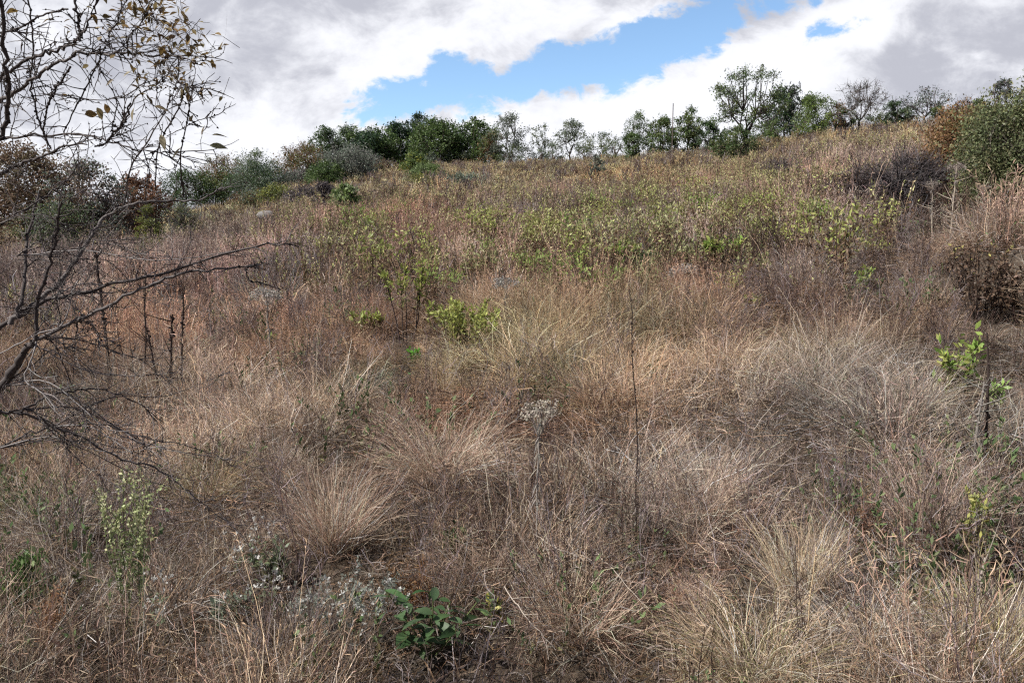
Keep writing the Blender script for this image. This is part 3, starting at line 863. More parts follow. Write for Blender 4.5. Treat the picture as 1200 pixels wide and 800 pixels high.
grow('shrub', 'yellow-green feathery shrub seen through the bare branches', 'shrub', 178, 300, 242, 17, None, (OLG, YEL, (0.2, 0.22, 0.07)), leaf=0.045, nclu=30, per=60, base=0.0, up=1.2, **BT)
grow('shrub', 'dull green shrub low at the left edge behind the bare branches', 'shrub', 70, 305, 236, 40, None, (OLG, GG, DG2), leaf=0.05, nclu=40, per=60, base=0.0, **BT)
grow('shrub', 'grey-green loose shrub right of the yellow-green feathery one', 'shrub', 215, 285, 240, 24, None, (GG, SIL, OLG), leaf=0.05, nclu=26, per=34, base=0.0, twigs=10, **BT)

# right side
grow('green_bush', 'big dense green bush at the right edge of the slope', 'bush', 1196, 262, 103, 66, None, ((0.125, 0.135, 0.065), (0.10, 0.12, 0.06), (0.135, 0.13, 0.07), (0.08, 0.10, 0.05)), leaf=0.034, nclu=120, per=230, clr_r=0.3, base=0.0, shell=0.4, up=0.6, **BT)
grow('green_bush', 'smaller grey-green bush at the lower left side of the big green one', 'bush', 1168, 250, 168, 38, None, (GG, OLG, (0.09, 0.10, 0.05)), leaf=0.034, nclu=56, per=120, clr_r=0.19, base=0.0, up=0.6, **BT)
grow('orange_bush', 'fine-twigged orange-brown bush left of the big green bush', 'bush', 1120, 238, 131, 44, None, (OR, (0.28, 0.15, 0.07), (0.22, 0.16, 0.07)), leaf=0.04, nclu=90, per=80, clr_r=0.24, base=0.05, twigs=14, barkcol=(0.22, 0.13, 0.08), up=1.2, **BT)
grow('olive_bush', 'olive-brown feathery bush between the orange and the big green bush', 'bush', 1152, 240, 126, 32, None, ((0.14, 0.13, 0.05), OLG, (0.22, 0.14, 0.06)), leaf=0.04, nclu=70, per=110, clr_r=0.22, base=0.0, up=1.2, **BT)
grow('leafless_bush', 'dark purple-grey leafless bush left of the green bushes', 'bush', 1062, 248, 182, 46, None, (PUR, (0.09, 0.08, 0.085)), leaf=0.025, nclu=80, per=20, twigs=26, clr_r=0.24, base=0.0, tw_w=0.006, barkcol=(0.085, 0.075, 0.08), up=1, **BT)
grow('leafless_bush', 'wide brownish-grey leafless bush, the left one of the dark pair', 'bush', 1005, 244, 194, 40, None, (PUR, BR), leaf=0.025, nclu=64, per=20, twigs=22, clr_r=0.24, base=0.0, tw_w=0.007, barkcol=(0.12, 0.10, 0.10), up=1, **BT)
grow('leafless_bush', 'low grey leafless bush on the slope below the tallest tree', 'bush', 925, 214, 186, 30, None, (PUR, (0.16, 0.13, 0.12)), leaf=0.035, nclu=44, per=20, twigs=16, clr_r=0.24, base=0.0, tw_w=0.010, barkcol=(0.13, 0.11, 0.11), up=1, **BT)

# post on the crest
p = at_depth(785, 50)
t = thing('post', 'thin grey upright post among the skyline trees', 'post', p)
mb = MB(); hh = point(785, 122, 50)[2] - p[2]
tubes(mb, np.array([[[0, 0, -0.2], [0, 0, hh * .5], [0.01, 0, hh]]]), np.full((1, 3), 0.028), np.array([0.16, 0.13, 0.12]), 8)
mb.build('pole', M_FARBARK, t)
mb = MB(); tubes(mb, np.array([[[0.01, 0, hh], [0.01, 0, hh + 0.05]]]), np.array([[0.034, 0.012]]), np.array([0.12, 0.11, 0.11]), 8); mb.build('cap', M_FARBARK, t)

# ------------------------------------------------------------------ single plants on the near and middle slope
def tussock(px, py, label, h, w, cols, n=420, droop=1.0, group='grass tussocks on the near slope', spread=0.5, lean=0.5, rb=0.07, heads=0, sw=0.0022):
    h *= 0.74; n = int(n * 1.35); droop *= 1.25; sw *= 0.92
    loc = ground_at(px, py)
    t = thing('grass_tussock', label, 'tussock', loc, group)
    mb = MB(); cone_blades(mb, int(n * 0.55), h * 0.6, sw, spread * 1.25, lean * 1.2, droop, [BROWN, DRYBR, TAN, GREY], 6, rb * 1.3)
    mb.build('dead_base', M_PLANT, t)
    mb = MB(); P = cone_blades(mb, n, h, sw, spread, lean, droop, cols, 8, rb, wobble=0.17); mb.build('blades', M_PLANT, t)
    if heads:
        mb = MB(); seed_heads(mb, P[:heads], 0.03, 6, sw * 1.0, cols, 0.3); mb.build('seed_heads', M_PLANT, t)
    return t


PK = [(0.44, 0.31, 0.24), TAN, (0.38, 0.25, 0.2), STRAW]
ST = [(0.52, 0.40, 0.28), STRAW, TAN, (0.45, 0.33, 0.22)]
tussock(522, 566, 'big domed pinkish-tan tussock in the centre of the near slope', 0.62, 0, PK, 900, 1.1, rb=0.12, heads=260)
tussock(392, 645, 'upright pale straw tussock left of centre with fine tall blades', 0.50, 0, PK, 520, 0.6, spread=0.35, lean=0.3)
tussock(936, 694, 'small bristly tan tussock with upright blades at lower right', 0.40, 0, ST, 420, 0.5, spread=0.3, lean=0.3)
tussock(880, 792, 'wide pale tussock at the bottom edge with an olive heart', 0.42, 0, ST + [OLIVE], 700, 1.0, rb=0.12, heads=150)
tussock(1165, 785, 'golden-olive tussock in the lower right corner', 0.48, 0, [STRAW, (0.42, 0.32, 0.15), OLIVE, TAN], 600, 0.8, rb=0.1)
tussock(240, 590, 'brown tussock below the low bare branches at left', 0.42, 0, [TAN, BROWN, OLIVE, DRYBR], 480, 0.9, rb=0.08)
tussock(95, 560, 'olive-brown mop of grass under the bare branches at the left edge', 0.42, 0, [OLIVE, TAN, DRYBR], 480, 1.0, rb=0.1)
tussock(200, 722, 'collapsed grey-brown tussock right of the pale flowering plant', 0.42, 0, [GREY, TAN, BROWN], 520, 1.4, spread=0.6, lean=0.8, rb=0.1)
tussock(60, 640, 'drooping grey tussock at lower left above the green fern', 0.45, 0, [GREY, TAN, DRYBR], 460, 1.4, spread=0.6, lean=0.7)
tussock(948, 440, 'domed pale tussock on the right middle of the near slope', 0.55, 0, [TAN, STRAW, GREY, OLIVE], 620, 1.1, rb=0.12)
tussock(1075, 478, 'loose grey-tan tussock below the brown seedy shrub', 0.5, 0, [GREY, TAN, STRAW], 480, 1.0, rb=0.1)
tussock(700, 478, 'soft reddish tussock left of the tall dark stalk', 0.48, 0, PK + [RUST], 480, 0.9, rb=0.1)
tussock(725, 372, 'arching grey tussock above the tall dark stalk', 0.50, 0, [GREY, (0.36, 0.32, 0.3), TAN], 420, 1.5, spread=0.6, lean=0.6, rb=0.08, sw=0.003)
tussock(680, 745, 'reddish-tan tussock spraying forward at the bottom centre', 0.40, 0, PK, 480, 1.0, spread=0.5, lean=0.5, rb=0.09)
tussock(1085, 640, 'rust-coloured upright tussock at right', 0.52, 0, [RUST, PINK, TAN], 460, 0.5, spread=0.3, lean=0.3, heads=120)
tussock(820, 620, 'rust and straw tussock right of the tall dark stalk', 0.48, 0, [RUST, STRAW, TAN, PINK], 460, 0.6, spread=0.35, lean=0.3, heads=120)
tussock(330, 770, 'flattened brown tussock at the bottom edge left of the white flowers', 0.36, 0, [DRYBR, TAN, GREY], 480, 1.3, spread=0.6, lean=0.8, rb=0.1)
tussock(1010, 745, 'bleached grey fallen tussock at the bottom right', 0.42, 0, [(0.42, 0.39, 0.37), GREY, TAN], 480, 1.5, spread=0.7, lean=0.8, rb=0.1)
tussock(560, 690, 'thin brown tussock behind the broad-leaved green plant', 0.36, 0, [TAN, BROWN, PINK], 380, 0.9)
tussock(640, 445, 'blue-green tussock beneath the yellow-green bush', 0.42, 0, [(0.075, 0.105, 0.07), (0.06, 0.09, 0.055), (0.12, 0.14, 0.11), (0.09, 0.10, 0.065)], 620, 0.9, rb=0.12)
tussock(425, 468, 'grey-green tussock right of the dark stalk clump', 0.4, 0, [(0.14, 0.17, 0.12), GREY, (0.12, 0.15, 0.1)], 560, 1.0, rb=0.12)


def herb(name, label, cat, px, foot, top, hw, leafl, leafw, nst, per, ctop, clow, lo=0.4, cut=0.5, spread=None, group=None, stem=(0.09, 0.07, 0.06), sw=0.005):
    loc = ground_at(px, foot); s_ = loc[1] / F
    H = point(px, top, loc[1])[2] - loc[2]
    CLEAR.append((loc[0], loc[1] - 0.04, max(0.06, hw * s_ * (0.7 if loc[1] > 5 else 0.35))))
    if loc[1] > 5: CLEAR.append((loc[0], loc[1] - hw * s_ - 0.15, hw * s_ * 0.6))
    t = thing(name, label, cat, loc, group)
    a = rnd(0, 2 * math.pi, nst); rb = min(0.06, hw * s_ * 0.3)
    base = np.stack([np.cos(a) * rb, np.sin(a) * rb, np.full(nst, -0.02)], -1)
    P = blade_paths(base, H * rnd(0.8, 1.05, nst), np.abs(rnd(0, 1, nst)) * math.atan2(hw * s_, H * 0.8), rnd(-0.1, 0.1, nst), a, 7, 0.07)
    mb = MB(); tubes(mb, P, np.linspace(1, 0.4, 7)[None] * sw * 0.5, pick([stem], nst), 4)
    # side shoots
    ns = 5; k = 7
    tt = rnd(lo, 0.95, (nst, ns)); f = tt * (k - 1) * 0.999; i = f.astype(int); idx = np.arange(nst)[:, None]
    q_ = (P[idx, i] + (P[idx, i + 1] - P[idx, i]) * (f - i)[..., None]).reshape(-1, 3)
    dd = norm(np.repeat(norm(P[:, -1] - P[:, 0]), ns, 0) + rng.normal(size=(nst * ns, 3)) * 0.5)
    L = H * rnd(0.1, 0.25, nst * ns)[:, None]
    P3 = np.stack([q_, q_ + dd * L * 0.5, q_ + dd * L + np.array([0, 0, 0.02])], 1)
    ribbons(mb, P3, np.array([[sw * 0.6, sw * 0.5, sw * 0.3]]), pick([stem], nst * ns))
    mb.build('stems', M_BARK, t)
    allP = []
    tl = rnd(lo, 1, (nst, per)); f = tl * (k - 1) * 0.999; i = f.astype(int)
    allP.append((P[idx, i] + (P[idx, i + 1] - P[idx, i]) * (f - i)[..., None]).reshape(-1, 3))
    f3 = rnd(0, 1, (nst * ns, max(3, per // 3)))[..., None]
    allP.append((P3[:, :1] * (1 - f3) + P3[:, 2:] * f3).reshape(-1, 3))
    Q_ = np.concatenate(allP); m = len(Q_)
    topm = (Q_[:, 2] / H + rng.normal(size=m) * 0.1) > cut
    C = np.where(topm[:, None], pick(ctop, m), pick(clow, m))
    mb = MB(); sz = rnd(0.6, 1.25, m)
    leaves(mb, Q_, leafl * sz, leafw * sz, C, up=1.0)
    mb.build('leaves', M_LEAF, t)
    return t


YGS = [YG, (0.42, 0.46, 0.12), (0.28, 0.36, 0.09)]
herb('sapling', 'little sapling with a dark single stem and yellow-green crown, left of centre', 'sapling', 475, 405, 302, 28, 0.05, 0.018, 5, 26, YGS, [DRYBR, OLIVE, (0.2, 0.2, 0.08)], 0.5, 0.62, stem=(0.07, 0.05, 0.045), sw=0.012)
herb('leafy_bush', 'bright yellow-green bush beside the sapling in the centre', 'bush', 552, 424, 352, 34, 0.045, 0.016, 26, 24, [(0.42, 0.45, 0.13), YG, (0.33, 0.37, 0.12)], [OLIVE, DRYBR, YG], 0.35, 0.5)
herb('leafy_plant', 'tiny vivid green sprig right below the sapling', 'plant', 487, 425, 408, 6, 0.035, 0.015, 5, 10, [(0.14, 0.36, 0.05)], [(0.14, 0.30, 0.05)], 0.3, 0.3)
herb('leafy_plant', 'small yellow-green plant left of the sapling', 'plant', 430, 400, 362, 16, 0.045, 0.018, 8, 12, YGS, [DRYBR, OLIVE], 0.5, 0.6)
herb('leafy_plant', 'small yellow-green plant between the sapling and the bright bush', 'plant', 515, 405, 358, 12, 0.045, 0.018, 6, 12, YGS, [DRYBR, OLIVE], 0.5, 0.6)
herb('leafy_plant', 'light-green straggly plant beside the black stalk at right', 'plant', 1118, 478, 392, 20, 0.05, 0.02, 8, 15, [(0.28, 0.42, 0.10), YG], [(0.25, 0.36, 0.10), OLIVE, DRYBR], 0.3, 0.45)
herb('leafy_plant', 'small pale-green plant right of the black stalk', 'plant', 1163, 490, 446, 8, 0.04, 0.017, 5, 10, [(0.28, 0.42, 0.12)], [OLIVE], 0.3, 0.45)
herb('leafy_plant', 'fresh green upright plant alone on the right middle slope', 'plant', 1012, 350, 314, 11, 0.05, 0.02, 7, 16, [(0.26, 0.40, 0.09), YG], [DRYBR, OLIVE], 0.4, 0.5)
herb('leafy_bush', 'vivid green low bush in the middle of the green belt', 'bush', 733, 318, 283, 22, 0.06, 0.024, 14, 16, [(0.28, 0.44, 0.10), YG], [DRYBR, OLIVE], 0.4, 0.55)
herb('leafy_bush', 'vivid green low bush in the right half of the green belt', 'bush', 846, 322, 278, 20, 0.06, 0.024, 14, 16, [(0.28, 0.42, 0.10), YG], [DRYBR, BROWN], 0.4, 0.6)
herb('leafy_bush', 'pale yellow-green bush at the top of the green belt', 'bush', 640, 292, 256, 26, 0.06, 0.024, 14, 16, [YG, (0.4, 0.42, 0.16)], [DRYBR, BROWN], 0.4, 0.6)
herb('leafy_bush', 'pale green bush on the slope left of the dark leafless pair', 'bush', 958, 268, 236, 18, 0.06, 0.024, 12, 16, [(0.32, 0.36, 0.16), YG], [DRYBR, BROWN], 0.4, 0.55)
herb('leafy_plant', 'small yellow-green plant behind the domed pale tussock', 'plant', 880, 372, 345, 8, 0.045, 0.018, 5, 10, YGS, [DRYBR], 0.5, 0.5)
herb('leafy_plant', 'small bright green plant left of the withered umbel at left', 'plant', 322, 410, 390, 8, 0.04, 0.02, 5, 10, [(0.26, 0.40, 0.07)], [OLIVE], 0.3, 0.4)
herb('seedy_shrub', 'dark brown withered shrub with seedy stems and few yellow tips at the right edge', 'shrub', 1150, 378, 282, 52, 0.03, 0.014, 30, 26, [DRYBR, (0.2, 0.13, 0.09), (0.42, 0.38, 0.14), BROWN], [(0.12, 0.08, 0.06), BROWN], 0.3, 0.85, stem=(0.05, 0.04, 0.035), sw=0.009)
herb('seedy_shrub', 'withered dark shrub cut by the right edge beside the other seedy one', 'shrub', 1200, 380, 310, 40, 0.03, 0.014, 22, 24, [DRYBR, (0.2, 0.13, 0.09), BROWN], [(0.12, 0.08, 0.06), BROWN], 0.3, 0.85, stem=(0.05, 0.04, 0.035), sw=0.009)
herb('flowering_plant', 'pale cream-yellow flowering plant on a tall green stem at lower left', 'flower', 160, 742, 548, 22, 0.013, 0.009, 12, 34, [(0.62, 0.62, 0.38), (0.5, 0.55, 0.28), (0.45, 0.5, 0.25)], [(0.24, 0.30, 0.14), (0.30, 0.34, 0.18)], 0.35, 0.55, stem=(0.20, 0.24, 0.12), sw=0.004)
herb('flowering_plant', 'slender plant with yellow-green tip right of the grey furry stalk', 'flower', 1136, 690, 566, 9, 0.03, 0.012, 4, 14, [(0.45, 0.44, 0.14), YG], [DRYBR, OLIVE], 0.4, 0.6, stem=(0.3, 0.26, 0.15))
herb('sage_plant', 'grey-green soft-leaved plant at the bottom left', 'plant', 272, 740, 698, 18, 0.035, 0.014, 10, 14, [SAGE, (0.26, 0.32, 0.24)], [SAGE], 0.15, 0.4)
herb('sage_plant', 'dull green plant near the pale straw tussock', 'plant', 318, 690, 640, 18, 0.03, 0.012, 9, 12, [(0.18, 0.22, 0.12), SAGE], [OLIVE], 0.2, 0.4)
herb('feathery_plant', 'feathery dark-green plant in the bottom left corner', 'plant', 20, 722, 655, 34, 0.03, 0.008, 22, 24, [(0.09, 0.17, 0.05), (0.12, 0.2, 0.06)], [(0.07, 0.12, 0.04)], 0.1, 0.3)
herb('leafy_plant', 'small clear-green plant beneath the low bare branches at left', 'plant', 88, 492, 456, 16, 0.035, 0.018, 8, 14, [(0.08, 0.20, 0.06), (0.12, 0.24, 0.09)], [(0.07, 0.14, 0.05)], 0.2, 0.3)
herb('leafy_plant', 'small dark-leaved plant at the heart of the near slope', 'plant', 530, 660, 618, 16, 0.035, 0.016, 7, 10, [(0.09, 0.16, 0.06), OLIVE], [OLIVE], 0.2, 0.3)
herb('leafy_plant', 'thin green plant with one yellow leaf right of the broad-leaved plant', 'plant', 582, 745, 690, 12, 0.035, 0.018, 5, 7, [(0.14, 0.22, 0.08), (0.5, 0.45, 0.1)], [OLIVE], 0.2, 0.3)
herb('orange_frond', 'orange-brown fern-like frond behind the broad-leaved plant', 'fern', 490, 705, 655, 28, 0.026, 0.005, 10, 26, [(0.36, 0.22, 0.12), (0.30, 0.18, 0.10)], [(0.3, 0.15, 0.07)], 0.1, 0.3, stem=(0.25, 0.13, 0.07), sw=0.003)
herb('orange_frond', 'red-orange frond standing in rusty grass at lower right', 'fern', 1015, 640, 572, 25, 0.026, 0.005, 6, 26, [(0.40, 0.23, 0.16), (0.36, 0.22, 0.15)], [(0.38, 0.2, 0.12)], 0.1, 0.3, stem=(0.3, 0.15, 0.1), sw=0.003)
herb('orange_frond', 'orange-tan withered frond in the lower left corner', 'fern', 50, 778, 700, 32, 0.026, 0.005, 8, 24, [(0.46, 0.28, 0.17), (0.36, 0.2, 0.12)], [(0.3, 0.18, 0.1)], 0.1, 0.3, stem=(0.3, 0.2, 0.12), sw=0.003)
herb('orange_frond', 'small ochre frond below the bare branches at left', 'fern', 128, 560, 495, 21, 0.026, 0.005, 6, 20, [(0.42, 0.28, 0.12), (0.36, 0.22, 0.1)], [(0.3, 0.18, 0.1)], 0.1, 0.3, stem=(0.3, 0.2, 0.12), sw=0.003)

# broad-leaved green plant and white-flowered patch
loc = ground_at(505, 775)
t = thing('broad_leaved_plant', 'dark glossy broad-leaved green plant at the bottom centre', 'plant', loc)
mb = MB(); nst = 8; a = np.arange(nst) * 0.785 + rnd(-.2, .2, nst)
P = blade_paths(np.zeros((nst, 3)), rnd(0.16, 0.30, nst), rnd(0.1, 0.7, nst), rnd(0, 0.4, nst), a, 6, 0.05)
tubes(mb, P, np.full((1, 6), 0.0022), np.array([0.16, 0.2, 0.08]), 5); mb.build('stems', M_PLANT, t)
mb = MB()
for s_ in range(nst):
    m = 7; f = np.linspace(0.35, 1, m); ii = np.minimum((f * 5).astype(int), 4)
    pp = P[s_, ii] + (P[s_, ii + 1] - P[s_, ii]) * (f * 5 - ii)[:, None]
    aa = np.arange(m) * 2.4 + s_; dd = np.stack([np.cos(aa), np.sin(aa), rnd(0.05, 0.6, m)], -1)
    broad_leaves(mb, pp, rnd(0.055, 0.09, m), rnd(0.022, 0.034, m), pick([(0.045, 0.095, 0.035), (0.07, 0.13, 0.05), (0.09, 0.15, 0.07)], m), dd)
mb.build('leaves', M_LEAF, t)

loc = ground_at(405, 752)
t = thing('white_flowered_plant', 'low grey plant sprinkled with tiny white woolly flowers at the bottom', 'flower', loc)
mb = MB(); tips = twiggy(mb, 0.24, 0.0026, 30, [(0.36, 0.38, 0.36), (0.26, 0.27, 0.25), GREY], 0.75, 3, 4, 0.5, rbase=0.12); mb.build('stems', M_PLANT, t)
tips = tips[tips[:, 2] > 0.10]
sel_ = tips[rng.permutation(len(tips))[:420]]
mb = MB(); leaves(mb, np.repeat(sel_[:260], 3, 0), 0.013, 0.007, (0.28, 0.31, 0.27)); mb.build('leaves', M_LEAF, t)
mb = MB(); hot = sel_[260:340]
leaves(mb, np.repeat(hot, 7, 0) + rng.normal(size=(len(hot) * 7, 3)) * 0.003, 0.009, 0.007, (0.66, 0.66, 0.64), up=0.8); mb.build('flowers', M_LEAF, t)
for px, py, lab in [(182, 758, 'little white-flowered sprig at the foot of the cream-flowered plant'), (290, 690, 'sparse white-flowered sprig above the grey-green soft plant'),
                    (310, 745, 'white-flowered sprig left of the low grey woolly plant')]:
    loc = ground_at(px, py); t = thing('white_flowered_plant', lab, 'flower', loc)
    mb = MB(); tips = twiggy(mb, 0.26, 0.002, 5, [(0.3, 0.32, 0.26), GREY], 0.3, 2, 4, 0.4, rbase=0.03); mb.build('stems', M_PLANT, t)
    tips = tips[tips[:, 2] > 0.12]
    if len(tips) == 0: tips = np.array([[0, 0, 0.2]])
    mb = MB(); leaves(mb, np.repeat(tips, 6, 0) + rng.normal(size=(len(tips) * 6, 3)) * 0.003, 0.010, 0.008, (0.66, 0.66, 0.64), up=0.8); mb.build('flowers', M_LEAF, t)
    mb = MB(); leaves(mb, np.repeat(tips * 0.7, 3, 0), 0.02, 0.006, (0.2, 0.25, 0.15)); mb.build('leaves', M_LEAF, t)


# withered umbels, stalks
BLK = (0.05, 0.036, 0.032)
def stalk(name, label, px, foot, top, r, colr, head=None, lean=0.0, knots=0, cat='stalk', group=None, side=0):
    loc = ground_at(px, foot); H = point(px, top, loc[1])[2] - loc[2]
    t = thing(name, label, cat, loc, group)
    if colr == BLK: r = r * (0.62 if px == 746 else 1.0)
    P = blade_paths(np.zeros((1, 3)), np.array([H]), np.array([abs(lean)]), np.array([0.05]), np.array([0.0 if lean > 0 else math.pi]), 12, 0.045)
    mb = MB(); tubes(mb, P, (np.linspace(1, 0.45, 12) * r)[None] * rnd(0.85, 1.15, 12)[None], np.array(colr), 6)
    mb.build('stem', M_BARK, t)
    if knots:
        m = knots; f = rnd(0.25, 1, m) * 10.9; i = f.astype(int); qn = P[0, i] + (P[0, i + 1] - P[0, i]) * (f - i)[:, None]
        mb = MB(); d = norm(rng.normal(size=(m, 3)) + np.array([0, 0, 0.5]))
        Pk = np.stack([qn, qn + d * r * 1.2, qn + d * r * 2.2], 1)
        tubes(mb, Pk, np.array([[r * 0.6, r * 0.8, r * 0.2]]), pick([colr], m), 4); mb.build('seed_pods', M_BARK, t)
    if side:
        m = side; f = rnd(0.3, 0.95, m) * 10.9; i = f.astype(int); qn = P[0, i] + (P[0, i + 1] - P[0, i]) * (f - i)[:, None]
        d = norm(rng.normal(size=(m, 3)) * np.array([1, 1, 0.4]) + np.array([0, 0, 0.9])); L = rnd(0.06, 0.2, m)[:, None]
        mb = MB(); tubes(mb, np.stack([qn, qn + d * L * .5, qn + d * L + [0, 0, 0.01]], 1), np.array([[r * .35, r * .3, r * .15]]), pick([colr], m), 4); mb.build('side_twigs', M_BARK, t)
    if head:
        hc, hs = head; m = 34; tip = P[0, -1]; st = P[0, -3]
        an = rnd(0, 6.283, m); rr = hs * np.sqrt(rnd(0.02, 1, m))
        e = tip + np.stack([np.cos(an) * rr, np.sin(an) * rr, rnd(-0.3, 0.25, m) * hs - rr * rr / hs * 0.25], -1)
        mb = MB(); ribbons(mb, np.stack([np.broadcast_to(st, (m, 3)), (st + e) / 2 + [0, 0, 0.01], e], 1), np.array([[0.002, 0.0018, 0.0015]]), pick([hc], m)); mb.build('rays', M_PLANT, t)
        mb = MB(); c3 = np.repeat(e, 16, 0) + rng.normal(size=(m * 16, 3)) * hs * 0.09; leaves(mb, c3, hs * 0.15, hs * 0.09, pick([hc, tuple(v * 0.7 for v in hc)], m * 16)); mb.build('umbel', M_PLANT, t)
        lv = MB(); f = rnd(0.5, 0.98, 46) * 10.9; i = f.astype(int); qn = P[0, i]
        broad_leaves(lv, qn, rnd(0.02, 0.05, 46), 0.005, pick([GREY, tuple(v * 0.6 for v in hc)], 46), np.stack([rng.normal(size=46) * .5, rng.normal(size=46) * .5, -rnd(0.3, 1, 46)], -1), droop=0.6); lv.build('withered_leaves', M_PLANT, t)
    return t


UMB = (0.50, 0.45, 0.39)
stalk('withered_umbel', 'withered pale flower head on a grey stalk in the centre', 629, 672, 476, 0.0045, (0.32, 0.29, 0.27), (UMB, 0.07), 0.01, cat='flower head')
stalk('withered_umbel', 'withered grey flower head near the tip of the long bare branch', 320, 432, 342, 0.006, (0.3, 0.27, 0.25), ((0.44, 0.41, 0.38), 0.12), -0.03, cat='flower head')
stalk('withered_umbel', 'withered grey flower head in the middle slope above the bright bush', 591, 395, 328, 0.006, (0.36, 0.3, 0.25), ((0.40, 0.38, 0.36), 0.10), 0.02, cat='flower head')
stalk('withered_umbel', 'withered grey flower head at the lower edge of the green belt', 800, 350, 314, 0.007, (0.3, 0.28, 0.26), ((0.42, 0.40, 0.38), 0.14), 0.02, cat='flower head')
stalk('withered_umbel', 'withered grey flower head upright in the dry grass, far right of centre', 1012, 480, 432, 0.005, (0.3, 0.28, 0.26), ((0.36, 0.33, 0.30), 0.05), 0.02, cat='flower head')
stalk('dark_stalk', 'tall thin nearly black stalk right of centre', 746, 640, 338, 0.0055, BLK, None, -0.01, 46, group='dark dead stalks')
stalk('dark_stalk', 'black stalk at the right side above the dark brush', 1154, 545, 390, 0.008, BLK, None, -0.02, 12, side=3, group='dark dead stalks')
stalk('dark_stalk', 'knotty black stalk crossing the long bare branch at left', 134, 480, 292, 0.012, BLK, None, -0.04, 40, side=4, group='dark dead stalks')
stalk('dark_stalk', 'thin dark stalk with side twigs crossing under the long bare branch', 172, 470, 318, 0.008, BLK, None, 0.02, 20, side=6, group='dark dead stalks')
stalk('dark_stalk', 'leaning dark stalk below the long bare branch, left one of the clump', 190, 478, 385, 0.009, BLK, None, -0.12, 20, side=5, group='dark dead stalks')
stalk('dark_stalk', 'upright thick dark stalk in the middle of the stalk clump', 200, 480, 368, 0.012, BLK, None, 0.02, 30, side=7, group='dark dead stalks')
stalk('dark_stalk', 'slender dark stalk at the right of the stalk clump', 213, 480, 335, 0.009, BLK, None, 0.05, 26, side=7, group='dark dead stalks')
stalk('furry_stalk', 'thick grey furry stalk beside the light-green straggly plant', 1141, 550, 447, 0.008, (0.22, 0.20, 0.185), None, 0.03, 18, side=10)
stalk('furry_stalk', 'pale bleached stalk standing above the golden-olive tussock', 1140, 760, 652, 0.006, (0.38, 0.33, 0.29), None, 0.03, 16, side=8)
stalk('straw_stalk', 'single tall straw stalk rising from the wide pale tussock', 945, 795, 640, 0.003, (0.55, 0.42, 0.27), None, 0.01, 26)
stalk('straw_stalk', 'bright bleached straw stalk right of the tall dark stalk', 762, 600, 518, 0.0045, (0.6, 0.5, 0.36), None, 0.15, 16)
stalk('plume_stalk', 'pale plume with a silvery head before the dark leafless bush', 1112, 290, 194, 0.008, (0.42, 0.36, 0.3), ((0.42, 0.36, 0.33), 0.08), 0.02, cat='plume', side=24)
stalk('plume_stalk', 'slim pale plume left of the silvery-headed one', 1092, 290, 214, 0.007, (0.42, 0.36, 0.3), ((0.38, 0.33, 0.30), 0.06), -0.03, cat='plume', side=20)
stalk('plume_stalk', 'lean pale plume in front of the smaller grey-green bush', 1148, 275, 218, 0.007, (0.4, 0.34, 0.28), ((0.36, 0.31, 0.28), 0.06), 0.03, cat='plume', side=20)

# fallen dead stems lying over the grass
def fallen(label, pts, r, colr):
    P = np.array([point(a, b, c) for a, b, c in pts]); o0 = np.array([P[0, 0], P[0, 1], float(gz(P[0, 0], P[0, 1]))])
    tt = np.linspace(0, len(P) - 1, 16); Pi = np.stack([np.interp(tt, np.arange(len(P)), P[:, i]) for i in range(3)], -1) - o0
    r = r * 0.55; Pi[:, 2] -= 0.02
    t = thing('fallen_stem', label, 'stem', o0, 'pale fallen stems')
    mb = MB(); tubes(mb, Pi[None] + np.cumsum(rng.normal(size=(1, 16, 3)), 1) * r * 0.9, (np.linspace(1, 0.5, 16) * r)[None], np.array(colr), 5); mb.build('stem', M_BARK, t)
    m = 5; i = rng.integers(3, 14, m); d = norm(Pi[i + 1] - Pi[i] + rng.normal(size=(m, 3)) * 0.02)
    d = norm(d + rng.normal(size=(m, 3)) * 0.5); L = rnd(0.04, 0.12, m)[:, None]
    mb = MB(); tubes(mb, np.stack([Pi[i], Pi[i] + d * L * .5, Pi[i] + d * L], 1), np.array([[r * .5, r * .4, r * .2]]), pick([colr], m), 4); mb.build('side_twigs', M_BARK, t)
def gd(px, py): return ground_at(px, py)[1] * 0.93
for lab, pts, r in [('pale fallen stem slanting below the domed pale tussock', [(885, 498), (905, 470), (925, 450)], 0.004),
                    ('long pale fallen stem slanting through the rusty grass at right', [(955, 565), (1000, 612), (1060, 672)], 0.003),
                    ('bleached fallen stem lying right of the withered centre stalk', [(625, 618), (655, 634), (690, 650)], 0.0035),
                    ('pale fallen stem pointing down at the bottom centre', [(590, 680), (615, 715), (650, 755)], 0.004),
                    ('bleached fallen stem above the reddish-tan bottom tussock', [(700, 640), (728, 668), (765, 705)], 0.003),
                    ('pale stem lying in the bottom right corner', [(1055, 768), (1110, 792), (1180, 786)], 0.0035)]:
    fallen(lab, [(a, b, gd(a, b) * 0.93) for a, b in pts], r, (0.42, 0.36, 0.31))

